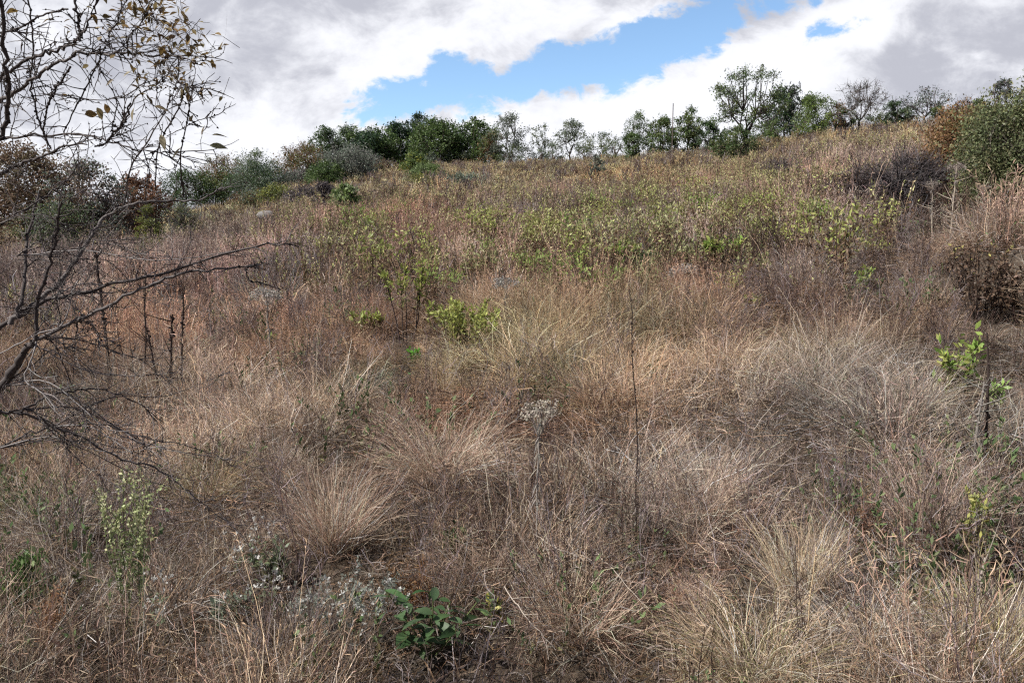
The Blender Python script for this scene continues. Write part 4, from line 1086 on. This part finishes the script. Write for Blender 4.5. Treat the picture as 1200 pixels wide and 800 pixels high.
# grey rock on the left slope
loc = ground_at(313, 268)
bm_v = MB(); th = np.linspace(0, math.pi, 12); ph = np.arange(20) * 2 * math.pi / 20
TH, PH = np.meshgrid(th, ph, indexing='ij'); rr = 0.17 * (1 + 0.3 * (vnoise(np.cos(PH) * 2 + TH * 1.3 + 5, np.sin(PH) * 2 + 3, 4) - 0.5) * np.sin(TH))
V = np.stack([rr * np.sin(TH) * np.cos(PH) * 1.5, rr * np.sin(TH) * np.sin(PH), rr * np.cos(TH) * 0.9 + 0.05], -1).reshape(-1, 3)
i, j = np.meshgrid(np.arange(11), np.arange(20), indexing='ij'); j2 = (j + 1) % 20
bm_v.add(V, np.stack([i * 20 + j, (i + 1) * 20 + j, (i + 1) * 20 + j2, i * 20 + j2], -1).reshape(-1, 4), (0.22, 0.21, 0.21))
ro = bm_v.build('rock', M_BARK, None, [float(loc[0]), float(loc[1]), float(loc[2]) + 0.28]); tag(ro, 'small grey rock jutting out of the grass on the left slope', 'rock')

# ------------------------------------------------------------------ green-tipped shrubs standing out one by one in the green belt
GB = 'green-tipped shrubs of the green belt'
protos = []
for k in range(5):
    t = thing('green_tipped_shrub', ['low shrub of the green belt with bright yellow-green tips', 'low shrub of the green belt with fresh mid-green tips',
                                     'low shrub of the green belt with dull pale-olive tips', 'low shrub of the green belt with the deepest green tips',
                                     'low shrub of the green belt with pale yellowish tips'][k], 'shrub', (0, 0, 0), GB)
    mb = MB(); nst = 12; a = rnd(0, 6.283, nst)
    P = blade_paths(np.stack([np.cos(a), np.sin(a), a * 0], -1) * 0.05, rnd(0.4, 0.62, nst), rnd(0, 0.5, nst), rnd(-.2, .2, nst), a, 6, 0.08)
    tubes(mb, P, np.linspace(0.005, 0.0025, 6)[None], pick([BROWN, (0.1, 0.07, 0.06)], nst), 4); mb.build('stems', M_BARK, t)
    per = 46; tl = rnd(0.2, 1, (nst, per)); f = tl * 4.99; i = f.astype(int); idx = np.arange(nst)[:, None]
    Q_ = (P[idx, i] + (P[idx, i + 1] - P[idx, i]) * (f - i)[..., None]).reshape(-1, 3); m = len(Q_)
    Q_ = Q_ + rng.normal(size=Q_.shape) * 0.03
    topm = (tl.reshape(-1) + rng.normal(size=m) * .1) > 0.76
    gcol = [[YG, (0.40, 0.43, 0.15)], [(0.28, 0.34, 0.10), YG], [(0.34, 0.35, 0.18), (0.3, 0.32, 0.14)], [(0.26, 0.36, 0.10)], [(0.42, 0.42, 0.18), YG]][k]
    mb = MB(); leaves(mb, Q_[topm], 0.05, 0.017, pick(gcol, int(topm.sum())), up=1.1); mb.build('green_leaves', M_LEAF, t)
    mb = MB(); leaves(mb, Q_[~topm], 0.045, 0.016, pick([DRYBR, BROWN, (0.26, 0.17, 0.11)], int((~topm).sum())), up=0.4); mb.build('withered_leaves', M_LEAF, t)
    protos.append(t)
cand = []
while len(cand) < 95:
    yy = rnd(6.6, 24); xx = rnd(-0.35, 0.62) * yy
    if f_green(np.array([xx]), np.array([yy]))[0] > rnd(0.2, 0.9):
        if all((xx - c[0]) ** 2 + (yy - c[1]) ** 2 > 0.3 for c in cand): cand.append((xx, yy))
for k, (xx, yy) in enumerate(cand):
    pr = protos[k % 5]
    if k < 5: o = pr
    else:
        o = pr.copy(); col.objects.link(o)
        for ch in list(pr.children):
            c_ = ch.copy(); col.objects.link(c_); c_.parent = o
    CLEAR.append((xx, yy - 0.15, 0.2))
    o.location = (xx, yy, float(gz(xx, yy))); o.rotation_euler = (0, 0, rnd(0, 6.28)); o.scale = (1, 1, 1)
    s_ = float(rnd(0.6, 1.25)); o.scale = (s_, s_, s_)

# ------------------------------------------------------------------ the bare shrub at the left, close to the eye
BARE = thing('bare_shrub', 'close bare branching shrub with dark knots and a few dry leaves at the left edge', 'shrub', (-1.45, 1.55, float(gz(-1.45, 1.55))))
b0 = np.array(BARE.location)
trunk_mb = MB(); twig_mb = MB(); knot_mb = MB(); leaf_mb = MB()
BK = (0.09, 0.078, 0.078); BK2 = (0.15, 0.135, 0.135); PALEB = (0.30, 0.28, 0.28)
twig_src = []


def limb(pts, r0, r1, c, knots=0, tw=8, tl=0.10, world=False):
    P = np.array(pts if world else [point(a, b, d) for a, b, d in pts]) - b0
    k = len(P); n_ = (k - 1) * 5 + 1
    t_ = np.linspace(0, k - 1, n_)
    # Catmull-Rom
    Pe = np.vstack([2 * P[0] - P[1], P, 2 * P[-1] - P[-2]]); i = np.minimum(t_.astype(int), k - 2); f = (t_ - i)[:, None]
    p0, p1, p2, p3 = Pe[i], Pe[i + 1], Pe[i + 2], Pe[i + 3]
    Q_ = 0.5 * (2 * p1 + (p2 - p0) * f + (2 * p0 - 5 * p1 + 4 * p2 - p3) * f ** 2 + (3 * p1 - p0 - 3 * p2 + p3) * f ** 3)
    Q_ = Q_ + rng.normal(size=Q_.shape) * min(0.002, r0 * 0.45)
    r0 *= 0.7
    rad_ = np.linspace(r0, r1, n_) * (1 + rng.normal(size=n_) * 0.08)
    tubes(trunk_mb if r0 > 0.0022 else twig_mb, Q_[None], rad_[None], np.array(c), 8 if r0 > 0.004 else 5)
    if knots:
        ii = rng.integers(1, n_ - 1, knots)
        for a_ in ii:
            m = 3; d = norm(rng.normal(size=(m, 3))); s_ = rad_[a_] * 0.7 + 0.0012
            tubes(knot_mb, np.stack([Q_[a_] - d * s_, Q_[a_] + d * s_ * 0.3, Q_[a_] + d * s_ * 1.5], 1), np.array([[s_ * .5, s_, s_ * .25]]), pick([(0.06, 0.05, 0.05), (0.04, 0.035, 0.04)], m), 5)
    twig_src.append((Q_, tw, tl, r1, c))
    return Q_


def side_twigs(Q_, cnt, tl, r, c, lev=0):
    n_ = len(Q_)
    if cnt <= 0: return
    ii = rng.integers(1, n_ - 1, cnt)
    T = norm(Q_[np.minimum(ii + 1, n_ - 1)] - Q_[ii - 1])
    d = norm(T * 0.7 + rng.normal(size=(cnt, 3)) * np.array([0.6, 0.5, 0.6]))
    L = tl * rnd(0.35, 1.3, cnt)
    k = 7; st = norm(d[:, None] + np.cumsum(rng.normal(size=(cnt, k, 3)) * 0.14, 1)) * (L / k)[:, None, None]
    P = np.concatenate([Q_[ii][:, None], Q_[ii][:, None] + np.cumsum(st, 1)], 1)
    rr_ = max(0.0005, min(r, 0.0010)) * (0.75 ** lev)
    tubes(twig_mb, P, np.linspace(1.15, 0.45, k + 1)[None] * rr_, pick([c, BK, BK2], cnt), 4)
    kn = rnd(0, 1, (cnt, k)) < 0.16; pk = P[:, 1:][kn]; m = len(pk)
    if m:
        dd = norm(rng.normal(size=(m, 3))); s_ = rr_ * rnd(1.0, 2.0, m)[:, None]
        tubes(knot_mb, np.stack([pk, pk + dd * s_, pk + dd * s_ * 2.4], 1), np.array([[1, .9, .25]]) * s_, pick([(0.07, 0.055, 0.05)], m), 4)
    if lev < 1:
        for q_ in P: side_twigs(q_, int(rng.integers(1, 4)), tl * 0.5, r, c, lev + 1)


def at(lst, d0, d1): return [(a, b, d0 + (d1 - d0) * i_ / (len(lst) - 1)) for i_, (a, b) in enumerate(lst)]


root = b0 + np.array([0, 0, -0.05])
J = point(-70, 520, 1.72)
limb([root, root + (J - root) * .35 + np.array([.02, 0, .02]), root + (J - root) * .7 + np.array([-.02, 0, 0]), J, point(0, 453, 1.7), point(24, 420, 1.68), point(40, 398, 1.67)], 0.016, 0.0075, BK, 10, 6, world=True)
limb(at([(-70, 520), (-30, 440), (-8, 395), (20, 368), (55, 352), (96, 343), (159, 328), (220, 311), (287, 291), (322, 286), (351, 288)], 1.72, 1.75), 0.0095, 0.0013, BK, 22, 26, .09)
limb(at([(40, 398), (91, 375), (128, 357), (172, 335), (209, 321), (250, 315), (287, 313), (306, 309)], 1.67, 1.62), 0.0062, 0.0012, BK2, 8, 20, .08)
limb(at([(10, 380), (45, 352), (74, 326), (97, 293), (112, 270), (126, 252), (157, 239), (191, 235), (232, 234), (262, 218)], 1.72, 1.9), 0.0085, 0.0015, BK2, 12, 30, .11)
limb(at([(287, 313), (292, 328), (304, 331), (318, 336)], 1.62, 1.6), 0.002, 0.001, BK, 6, 3, .03)
limb(at([(40, 398), (47, 340), (60, 300), (68, 262), (72, 235)], 1.67, 1.6), 0.0055, 0.002, BK, 16, 14, .1)
limb(at([(20, 372), (28, 330), (30, 290), (38, 255), (45, 225)], 1.7, 1.85), 0.006, 0.002, BK, 16, 14, .1)
limb(at([(-60, 400), (-30, 300), (-12, 220), (0, 205), (18, 196), (34, 188), (54, 180), (81, 170), (104, 168)], 1.8, 1.6), 0.0075, 0.0016, BK, 10, 22, .1)
limb(at([(-60, 330), (-35, 230), (-20, 172), (0, 165), (22, 161), (72, 157), (108, 160), (130, 166), (157, 175), (187, 178), (215, 178)], 1.75, 1.5), 0.0045, 0.001, BK, 8, 26, .12)
limb(at([(-60, 330), (-40, 200), (-18, 130), (0, 119), (22, 106), (45, 88), (67, 75), (90, 65), (119, 62), (157, 62), (191, 64), (214, 67)], 1.6, 1.35), 0.0065, 0.0011, BK2, 8, 30, .11)
limb(at([(-50, 250), (-25, 120), (0, 93), (11, 83), (34, 69), (52, 63), (74, 56), (90, 49), (99, 36), (108, 18), (118, -6)], 1.55, 1.4), 0.0055, 0.0013, BK, 12, 26, .11)
limb(at([(-55, 300), (-20, 200), (5, 150), (10, 110), (8, 85), (4, 45), (0, 0), (-4, -30)], 1.5, 1.35), 0.006, 0.003, BK, 34, 16, .1)
limb(at([(34, 188), (38, 150), (50, 157), (56, 126), (67, 103), (83, 79)][2:], 1.6, 1.5), 0.0025, 0.002, BK, 26, 6, .07)
limb(at([(74, 156), (92, 121), (110, 83), (117, 72), (118, 55)], 1.55, 1.4), 0.0018, 0.0012, BK, 12, 6, .07)
limb(at([(93, 47), (93, 30), (91, 20), (88, 0), (86, -20)], 1.42, 1.4), 0.003, 0.0022, BK, 16, 6, .06)
limb(at([(112, 172), (126, 166), (134, 155), (148, 142), (151, 121)], 1.55, 1.45), 0.0024, 0.0018, BK, 16, 6, .06)
limb(at([(126, 166), (139, 150), (158, 116), (176, 104), (193, 94)], 1.55, 1.4), 0.0022, 0.0011, PALEB, 3, 12, .08)
limb(at([(115, 74), (126, 97), (136, 116), (135, 135), (130, 155)], 1.5, 1.55), 0.0014, 0.0012, BK, 4, 5, .06)
limb(at([(45, 110), (80, 112), (110, 117), (136, 116), (155, 108), (172, 94)], 1.5, 1.4), 0.0012, 0.0009, BK, 4, 10, .06)
limb(at([(229, 100), (225, 108), (221, 135), (216, 157), (212, 180), (213, 212), (216, 232)], 1.4, 1.55), 0.0013, 0.0014, BK, 22, 8, .05)
limb(at([(216, 104), (209, 128), (193, 157), (184, 180), (182, 222)], 1.4, 1.6), 0.0018, 0.0014, BK, 14, 10, .06)
limb(at([(191, 64), (200, 85), (216, 100), (232, 103), (252, 105)], 1.35, 1.32), 0.0012, 0.0008, BK, 4, 10, .05)
limb(at([(196, 160), (222, 146), (240, 139), (252, 137)], 1.45, 1.4), 0.0012, 0.0008, BK2, 1, 6, .05)
limb(at([(146, 238), (152, 200), (170, 170), (195, 128), (200, 110)], 1.8, 1.6), 0.0028, 0.001, BK2, 8, 14, .08)
limb(at([(60, 175), (48, 150), (40, 120), (36, 100), (38, 60), (36, 20), (30, -10)], 1.55, 1.45), 0.0024, 0.0014, BK, 10, 16, .09)
limb(at([(130, 60), (128, 40), (140, 22), (142, -8)], 1.4, 1.35), 0.0014, 0.001, BK, 5, 8, .06)
limb(at([(80, 10), (50, 18), (30, 30), (5, 38), (-15, 42)], 1.4, 1.45), 0.0022, 0.0018, BK, 8, 10, .07)
limb(at([(150, 66), (150, 45), (163, 30), (178, 5)], 1.4, 1.35), 0.0015, 0.001, BK, 5, 9, .06)
limb(at([(0, 500), (0, 482), (37, 487), (62, 499), (95, 512), (135, 535), (175, 545), (200, 560), (225, 580), (250, 600), (282, 617)][1:], 1.75, 2.05), 0.0052, 0.001, BK2, 4, 22, .11)
limb([J, point(-20, 490, 1.74), point(0, 482, 1.75)], 0.007, 0.0052, BK, 0, 0, world=True)
limb(at([(-70, 560), (0, 525), (30, 509), (62, 501), (100, 497), (132, 500), (160, 511), (212, 520), (250, 532), (275, 548)], 1.8, 2.1), 0.0042, 0.001, BK, 4, 22, .10)
limb(at([(25, 482), (50, 466), (77, 460), (100, 456), (130, 459), (160, 472), (192, 494)], 1.76, 1.95), 0.004, 0.0012, BK, 6, 16, .09)
limb(at([(42, 400), (40, 412), (30, 445), (50, 460), (66, 482)], 1.66, 1.6), 0.0022, 0.0012, PALEB, 0, 7, .08)
limb(at([(42, 405), (80, 425), (110, 436), (160, 440), (204, 437)], 1.66, 1.75), 0.0015, 0.0008, PALEB, 0, 12, .08)
limb(at([(-60, 440), (0, 414), (40, 393), (72, 380), (84, 345), (92, 330)], 1.6, 1.6), 0.0020, 0.0012, PALEB, 0, 9, .08)
limb(at([(-60, 300), (0, 262), (50, 252), (110, 281), (160, 278)], 1.6, 1.7), 0.0015, 0.0009, BK2, 2, 14, .09)
limb(at([(-60, 270), (0, 262), (20, 250), (50, 232), (72, 215), (95, 190)], 1.7, 1.75), 0.0038, 0.0014, BK, 8, 14, .1)
for k_ in range(26):
    sx_, sy_, sd_ = [(0, 452, 1.7), (40, 398, 1.67), (10, 482, 1.75), (62, 500, 1.84), (91, 375, 1.65), (0, 525, 1.8), (60, 350, 1.7), (20, 300, 1.7)][k_ % 8]
    ex = rnd(70, 290); ey = sy_ + rnd(-70, 110); md = sd_ + rnd(-0.1, 0.25)
    limb([(sx_, sy_, sd_), (sx_ + (ex - sx_) * .3, sy_ + (ey - sy_) * .2 - rnd(0, 20), sd_ * .6 + md * .4), (sx_ + (ex - sx_) * .65, sy_ + (ey - sy_) * .6 - rnd(-10, 16), md), (ex, ey, md + rnd(-.05, .1))],
         0.0022, 0.0007, [PALEB, BK2, BK][k_ % 3], 3, 14, .10)
for Q_, tw, tl, r1, c in list(twig_src): side_twigs(Q_, int(tw * 1.15), tl * 0.85, r1, c)

LFC = [(0.20, 0.13, 0.045), (0.28, 0.19, 0.08), (0.13, 0.09, 0.04), (0.25, 0.20, 0.10)]
PALEL = [(0.40, 0.34, 0.23), (0.32, 0.28, 0.18)]
def shrub_leaves(px, py, d, cnt, sx, sy, L, cols):
    c_ = point(px, py, d) - b0
    Pp = c_ + rng.normal(size=(cnt, 3)) * np.array([sx, 0.05, sy]) * d / F * np.array([1, F / d, 1]) * np.array([1, 1, 1])
    dd = rng.normal(size=(cnt, 3)) * np.array([1, .6, .8]) + np.array([0.5, 0, -0.1])
    broad_leaves(leaf_mb, Pp, rnd(0.7, 1.2, cnt) * L, rnd(0.4, 0.55, cnt) * L, pick(cols, cnt), dd, 0.35, 0.15)
    e = Pp - norm(dd) * 0.0
    ribbons(twig_mb, np.stack([e, e - norm(dd) * 0.012 + [0, 0, 0.004], e - norm(dd) * 0.028 + rng.normal(size=(cnt, 3)) * 0.008], 1), np.array([[0.0009, 0.0009, 0.001]]), pick([BK], cnt))
for px, py, cnt, sx, sy in [(168, 14, 26, 9, 9), (182, 20, 14, 7, 8), (200, 10, 14, 7, 6), (178, 44, 10, 6, 5), (228, 58, 26, 7, 8), (218, 70, 10, 6, 4), (224, 44, 7, 8, 5), (207, 40, 7, 8, 8), (213, 28, 6, 6, 6),
                           (160, 52, 10, 10, 10), (165, 92, 10, 8, 8), (195, 70, 9, 10, 8), (212, 88, 7, 6, 6), (228, 104, 8, 8, 4), (247, 43, 4, 5, 2), (150, 20, 6, 8, 8), (120, 40, 4, 4, 3), (108, 18, 4, 2, 3), (80, 33, 3, 4, 2),
                           (204, 98, 6, 8, 5), (153, 105, 5, 6, 5), (250, 105, 2, 3, 1), (176, 80, 6, 10, 6), (132, 10, 6, 8, 8), (190, 85, 8, 12, 6)]:
    shrub_leaves(px, py, 1.38, int(cnt * 1.5), sx, sy, 0.014, LFC)
for px, py in [(75, 112), (168, 130), (190, 130), (191, 136), (182, 156), (192, 166), (246, 158), (235, 157), (228, 164), (28, 16), (98, 134), (98, 120), (140, 137), (223, 134)]:
    shrub_leaves(px, py, 1.42, 1, 1, 1, 0.027, PALEL if px > 150 else LFC)
trunk_mb.build('branches', M_BARK, BARE, smooth=True)
twig_mb.build('twigs', M_BARK, BARE)
knot_mb.build('knots', M_BARK, BARE, smooth=True)
leaf_mb.build('leaves', M_LEAF, BARE)

# ------------------------------------------------------------------ field cover of grass and herbs
def litter_shape(w):
    mb = MB(); n = 110; a = rnd(0, 6.283, n); r = 0.3 * np.sqrt(rnd(0, 1, n))
    base = np.stack([np.cos(a) * r, np.sin(a) * r, rnd(0.004, 0.05, n)], -1)
    P = blade_paths(base, rnd(0.04, 0.22, n), rnd(1.3, 1.7, n), rnd(-0.3, 0.1, n), rnd(0, 6.283, n), 5, 0.3)
    P[..., 2] = np.clip(P[..., 2], 0.004, 0.09)
    ribbons(mb, P, np.ones((1, 5)) * w, pick([GREY, TAN, BROWN, DRYBR, (0.1, 0.075, 0.055), DGREY], n, 0.35) * 0.75); return mb


def cover_shapes(wm, nm):
    """the twelve growth forms of the slope, drawn with strokes wm metres wide"""
    out = []
    def N(n): return max(8, int(n * nm))
    for s in range(3):                                       # fine tussock grass
        mb = MB(); cone_blades(mb, N(150), 0.42 + 0.05 * s, wm, 0.42, 0.5, 0.9, [TAN, PINK, STRAW, STRAW, (0.58, 0.49, 0.39), BROWN], 6, 0.07, wobble=0.2); out.append(mb)
    for s in range(2):                                       # upright reddish grass with feathery heads
        mb = MB(); P = cone_blades(mb, N(46), 0.58, wm, 0.16, 0.12, 0.25, [RUST, PINK, TAN, RUST], 6, 0.12)
        seed_heads(mb, P, 0.05, 7, wm * 1.1, [PINK, TAN, RUST, STRAW])
        cone_blades(mb, N(60), 0.34, wm, 0.5, 0.4, 0.8, [BROWN, RUST, TAN], 5, 0.1); out.append(mb)
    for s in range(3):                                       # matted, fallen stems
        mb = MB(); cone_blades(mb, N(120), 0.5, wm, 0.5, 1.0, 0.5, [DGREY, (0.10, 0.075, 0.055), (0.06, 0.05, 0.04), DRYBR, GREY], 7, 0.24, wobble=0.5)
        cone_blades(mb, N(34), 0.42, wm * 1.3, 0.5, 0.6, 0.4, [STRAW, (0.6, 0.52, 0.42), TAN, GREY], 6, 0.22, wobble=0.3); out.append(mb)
    for s in range(2):                                       # dead branching stems
        mb = MB(); twiggy(mb, 0.48, wm * 1.6, N(9), [GREY, DGREY, BROWN, GREY], 0.35, 3, 5, 0.45); out.append(mb)
    mb = MB(); P = cone_blades(mb, N(16), 0.85, wm * 1.2, 0.2, 0.15, 0.2, [STRAW, TAN, PINK], 7, 0.2)    # tall straw stems
    seed_heads(mb, P, 0.035, 9, wm, [STRAW, PINK, TAN], 0.3); out.append(mb)
    mb = MB(); cone_blades(mb, N(120), 0.28, wm, 0.5, 0.4, 0.9, [OLIVE, SAGE, OLIVE, DARKG, TAN], 5, 0.09); out.append(mb)
    return out


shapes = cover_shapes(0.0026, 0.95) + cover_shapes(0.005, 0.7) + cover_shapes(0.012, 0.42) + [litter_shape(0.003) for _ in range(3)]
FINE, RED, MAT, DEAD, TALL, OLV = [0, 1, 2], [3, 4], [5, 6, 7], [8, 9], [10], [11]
def off(v, k): return [a + 12 * k for a in v]
def nog(x, y): return 1 - 0.45 * f_green(x, y) * sstep(5.5, 7.5, y)
def d_red(x, y): return nog(x, y) * (0.22 + 0.9 * f_red(x, y) + 0.45 * sstep(0.5, 0.62, fbm(x * 0.5, y * 0.5, 51)))
def d_fine(x, y): return nog(x, y) * (0.35 + 0.65 * sstep(0.38, 0.6, fbm(x * 0.8, y * 0.8, 61)))
def d_dead(x, y): return 0.2 + 0.8 * np.maximum(f_grey(x, y), sstep(0.5, 0.65, fbm(x * 0.7, y * 0.7, 71)))
def d_olv(x, y): return 0.15 + 0.85 * np.maximum(f_sage(x, y), sstep(0.56, 0.68, fbm(x * 0.9, y * 0.9, 81)))
def d_tall(x, y): return 0.3 + 0.7 * sstep(0.45, 0.6, fbm(x * 0.6, y * 0.6, 91))

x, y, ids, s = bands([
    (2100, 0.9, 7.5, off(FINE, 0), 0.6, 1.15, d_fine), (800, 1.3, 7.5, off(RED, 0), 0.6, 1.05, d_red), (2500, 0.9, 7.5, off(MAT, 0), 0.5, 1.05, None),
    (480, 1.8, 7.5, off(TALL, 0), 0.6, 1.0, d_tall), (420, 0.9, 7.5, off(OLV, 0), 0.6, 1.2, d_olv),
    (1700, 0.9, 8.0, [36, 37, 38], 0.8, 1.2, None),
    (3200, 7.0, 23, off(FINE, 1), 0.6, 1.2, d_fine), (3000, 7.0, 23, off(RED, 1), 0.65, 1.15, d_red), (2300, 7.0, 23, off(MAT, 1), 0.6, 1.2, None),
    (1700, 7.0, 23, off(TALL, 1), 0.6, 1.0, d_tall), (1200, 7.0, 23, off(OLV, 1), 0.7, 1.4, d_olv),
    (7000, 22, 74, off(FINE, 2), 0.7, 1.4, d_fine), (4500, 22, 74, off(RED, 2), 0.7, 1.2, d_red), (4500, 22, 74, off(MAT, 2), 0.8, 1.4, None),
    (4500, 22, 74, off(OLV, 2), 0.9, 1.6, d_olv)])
s = s * (1 - 0.32 * sstep(14, 26, y)) * (0.60 + 0.40 * sstep(3.5, 8, y)) * (0.48 + 0.95 * sstep(0.25, 0.75, vnoise(x * 1.5, y * 1.5, 13)))
s = np.minimum(s, 1.12) * (1 - 0.4 * np.clip(f_green(x, y), 0, 1) * sstep(5.5, 7.5, y))
lit = ids >= 36; s[lit] = rnd(0.8, 1.2, int(lit.sum()))
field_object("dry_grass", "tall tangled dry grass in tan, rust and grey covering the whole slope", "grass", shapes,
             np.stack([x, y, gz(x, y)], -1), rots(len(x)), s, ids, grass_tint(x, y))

# dead undergrowth
sh = []
for wm, nm in ((0.003, 1.0), (0.0055, 0.8), (0.012, 0.6)):
    for k in range(3):
        mb = MB(); twiggy(mb, 0.5, wm * 1.5, max(5, int(10 * nm)), [GREY, DGREY, BROWN, (0.13, 0.10, 0.09)], 0.4, 3, 5, 0.45, rbase=0.12); sh.append(mb)
for wm in (0.0032, 0.006, 0.013):
    for k in range(2):
        mb = MB(); twiggy(mb, 0.55, wm * 1.5, 7, [(0.05, 0.038, 0.032), (0.085, 0.06, 0.048), (0.12, 0.085, 0.065)], 0.14, 3, 5, 0.35, rbase=0.09); sh.append(mb)
def d_dark(x, y): return 0.12 + 0.88 * sstep(0.5, 0.68, vnoise(x * 0.9, y * 0.7, 131))
x, y, ids, s = bands([(1100, 1.2, 7.5, [0, 1, 2], 0.45, 0.95, d_dead), (2000, 7, 23, [3, 4, 5], 0.6, 1.3, d_dead), (4000, 22, 70, [6, 7, 8], 0.7, 1.5, d_dead),
                      (950, 1.6, 7.5, [9, 10], 0.4, 0.8, d_dark), (3600, 7, 24, [11, 12], 0.6, 1.2, d_dark), (3600, 22, 70, [13, 14], 0.6, 1.1, d_dark)])
t = np.clip((0.7 + 0.6 * rnd(0, 1, len(x)))[:, None] * np.array([[1, 0.96, 1.05]]) * 1.15, 0.2, 1.6)
field_object("dead_undergrowth", "grey leafless twiggy undergrowth mixed into the dry grass", "undergrowth", sh,
             np.stack([x, y, gz(x, y)], -1), rots(len(x), 0.2), s, ids, t)

# green-tipped herbs thick on the middle and upper slope
sh = []
for ll, lw, ps, st in ((0.032, 0.010, 16, 9), (0.042, 0.015, 18, 9), (0.08, 0.030, 9, 7)):
    for k in range(3):
        mb = MB(); leafy(mb, 0.62, st, ll, lw, ps, [(0.38, 0.38, 0.19), (0.44, 0.46, 0.19), (0.48, 0.43, 0.26), (0.33, 0.34, 0.17), (0.50, 0.48, 0.28)], [DRYBR, BROWN, (0.28, 0.17, 0.11), (0.2, 0.18, 0.11)], 0.22, 0.006 + lw * 0.15, 0.16, cut=0.68)
        sh.append(mb)
for k in range(2):
    mb = MB(); leafy(mb, 0.30, 12, 0.03, 0.012, 16, [(0.13, 0.18, 0.08), (0.17, 0.21, 0.11), (0.10, 0.15, 0.07)], [(0.10, 0.13, 0.06), OLIVE], 0.5, 0.003, 0.14, lo=0.15, cut=0.4); sh.append(mb)
def d_low(x, y): return 0.08 + 0.92 * sstep(0.55, 0.72, vnoise(x * 1.1, y * 1.0, 151))
def d_green(x, y): return 0.03 + 0.97 * np.maximum(0.55 * f_green(x, y) * (0.05 + 0.95 * sstep(0.5, 0.62, vnoise(x * 1.1, y * 0.8, 77))), (0.10 + 0.9 * sstep(0.48, 0.62, vnoise(x * 0.9, y * 0.6, 101))) * sstep(6.5, 9, y) * (1 - 0.25 * sstep(20, 32, y)) * sstep(-0.42, -0.2, x / y))
x, y, ids, s = bands([(1100, 1.3, 10, [9, 10], 0.6, 1.3, d_low), (650, 5.8, 8.6, [0, 1, 2], 0.5, 0.9, d_green), (4300, 8, 24, [3, 4, 5], 0.65, 1.25, d_green), (8500, 23, 72, [6, 7, 8], 0.6, 1.05, d_green)])
gt = (np.array([[0.98, 0.98, 0.98]]) + np.array([[0.12, -0.02, 0.10]]) * sstep(16, 30, y)[:, None]) * (0.55 + 0.8 * fbm(x * 0.8, y * 0.8, 5))[:, None] * np.exp(rng.normal(size=(len(x), 1)) * 0.2)
field_object("green_herbs", "olive and yellow-green leafy herbs with withered lower leaves among the grass", "herbs", sh,
             np.stack([x, y, gz(x, y)], -1), rots(len(x), 0.1), s, ids, np.clip(gt, 0.3, 1.6))
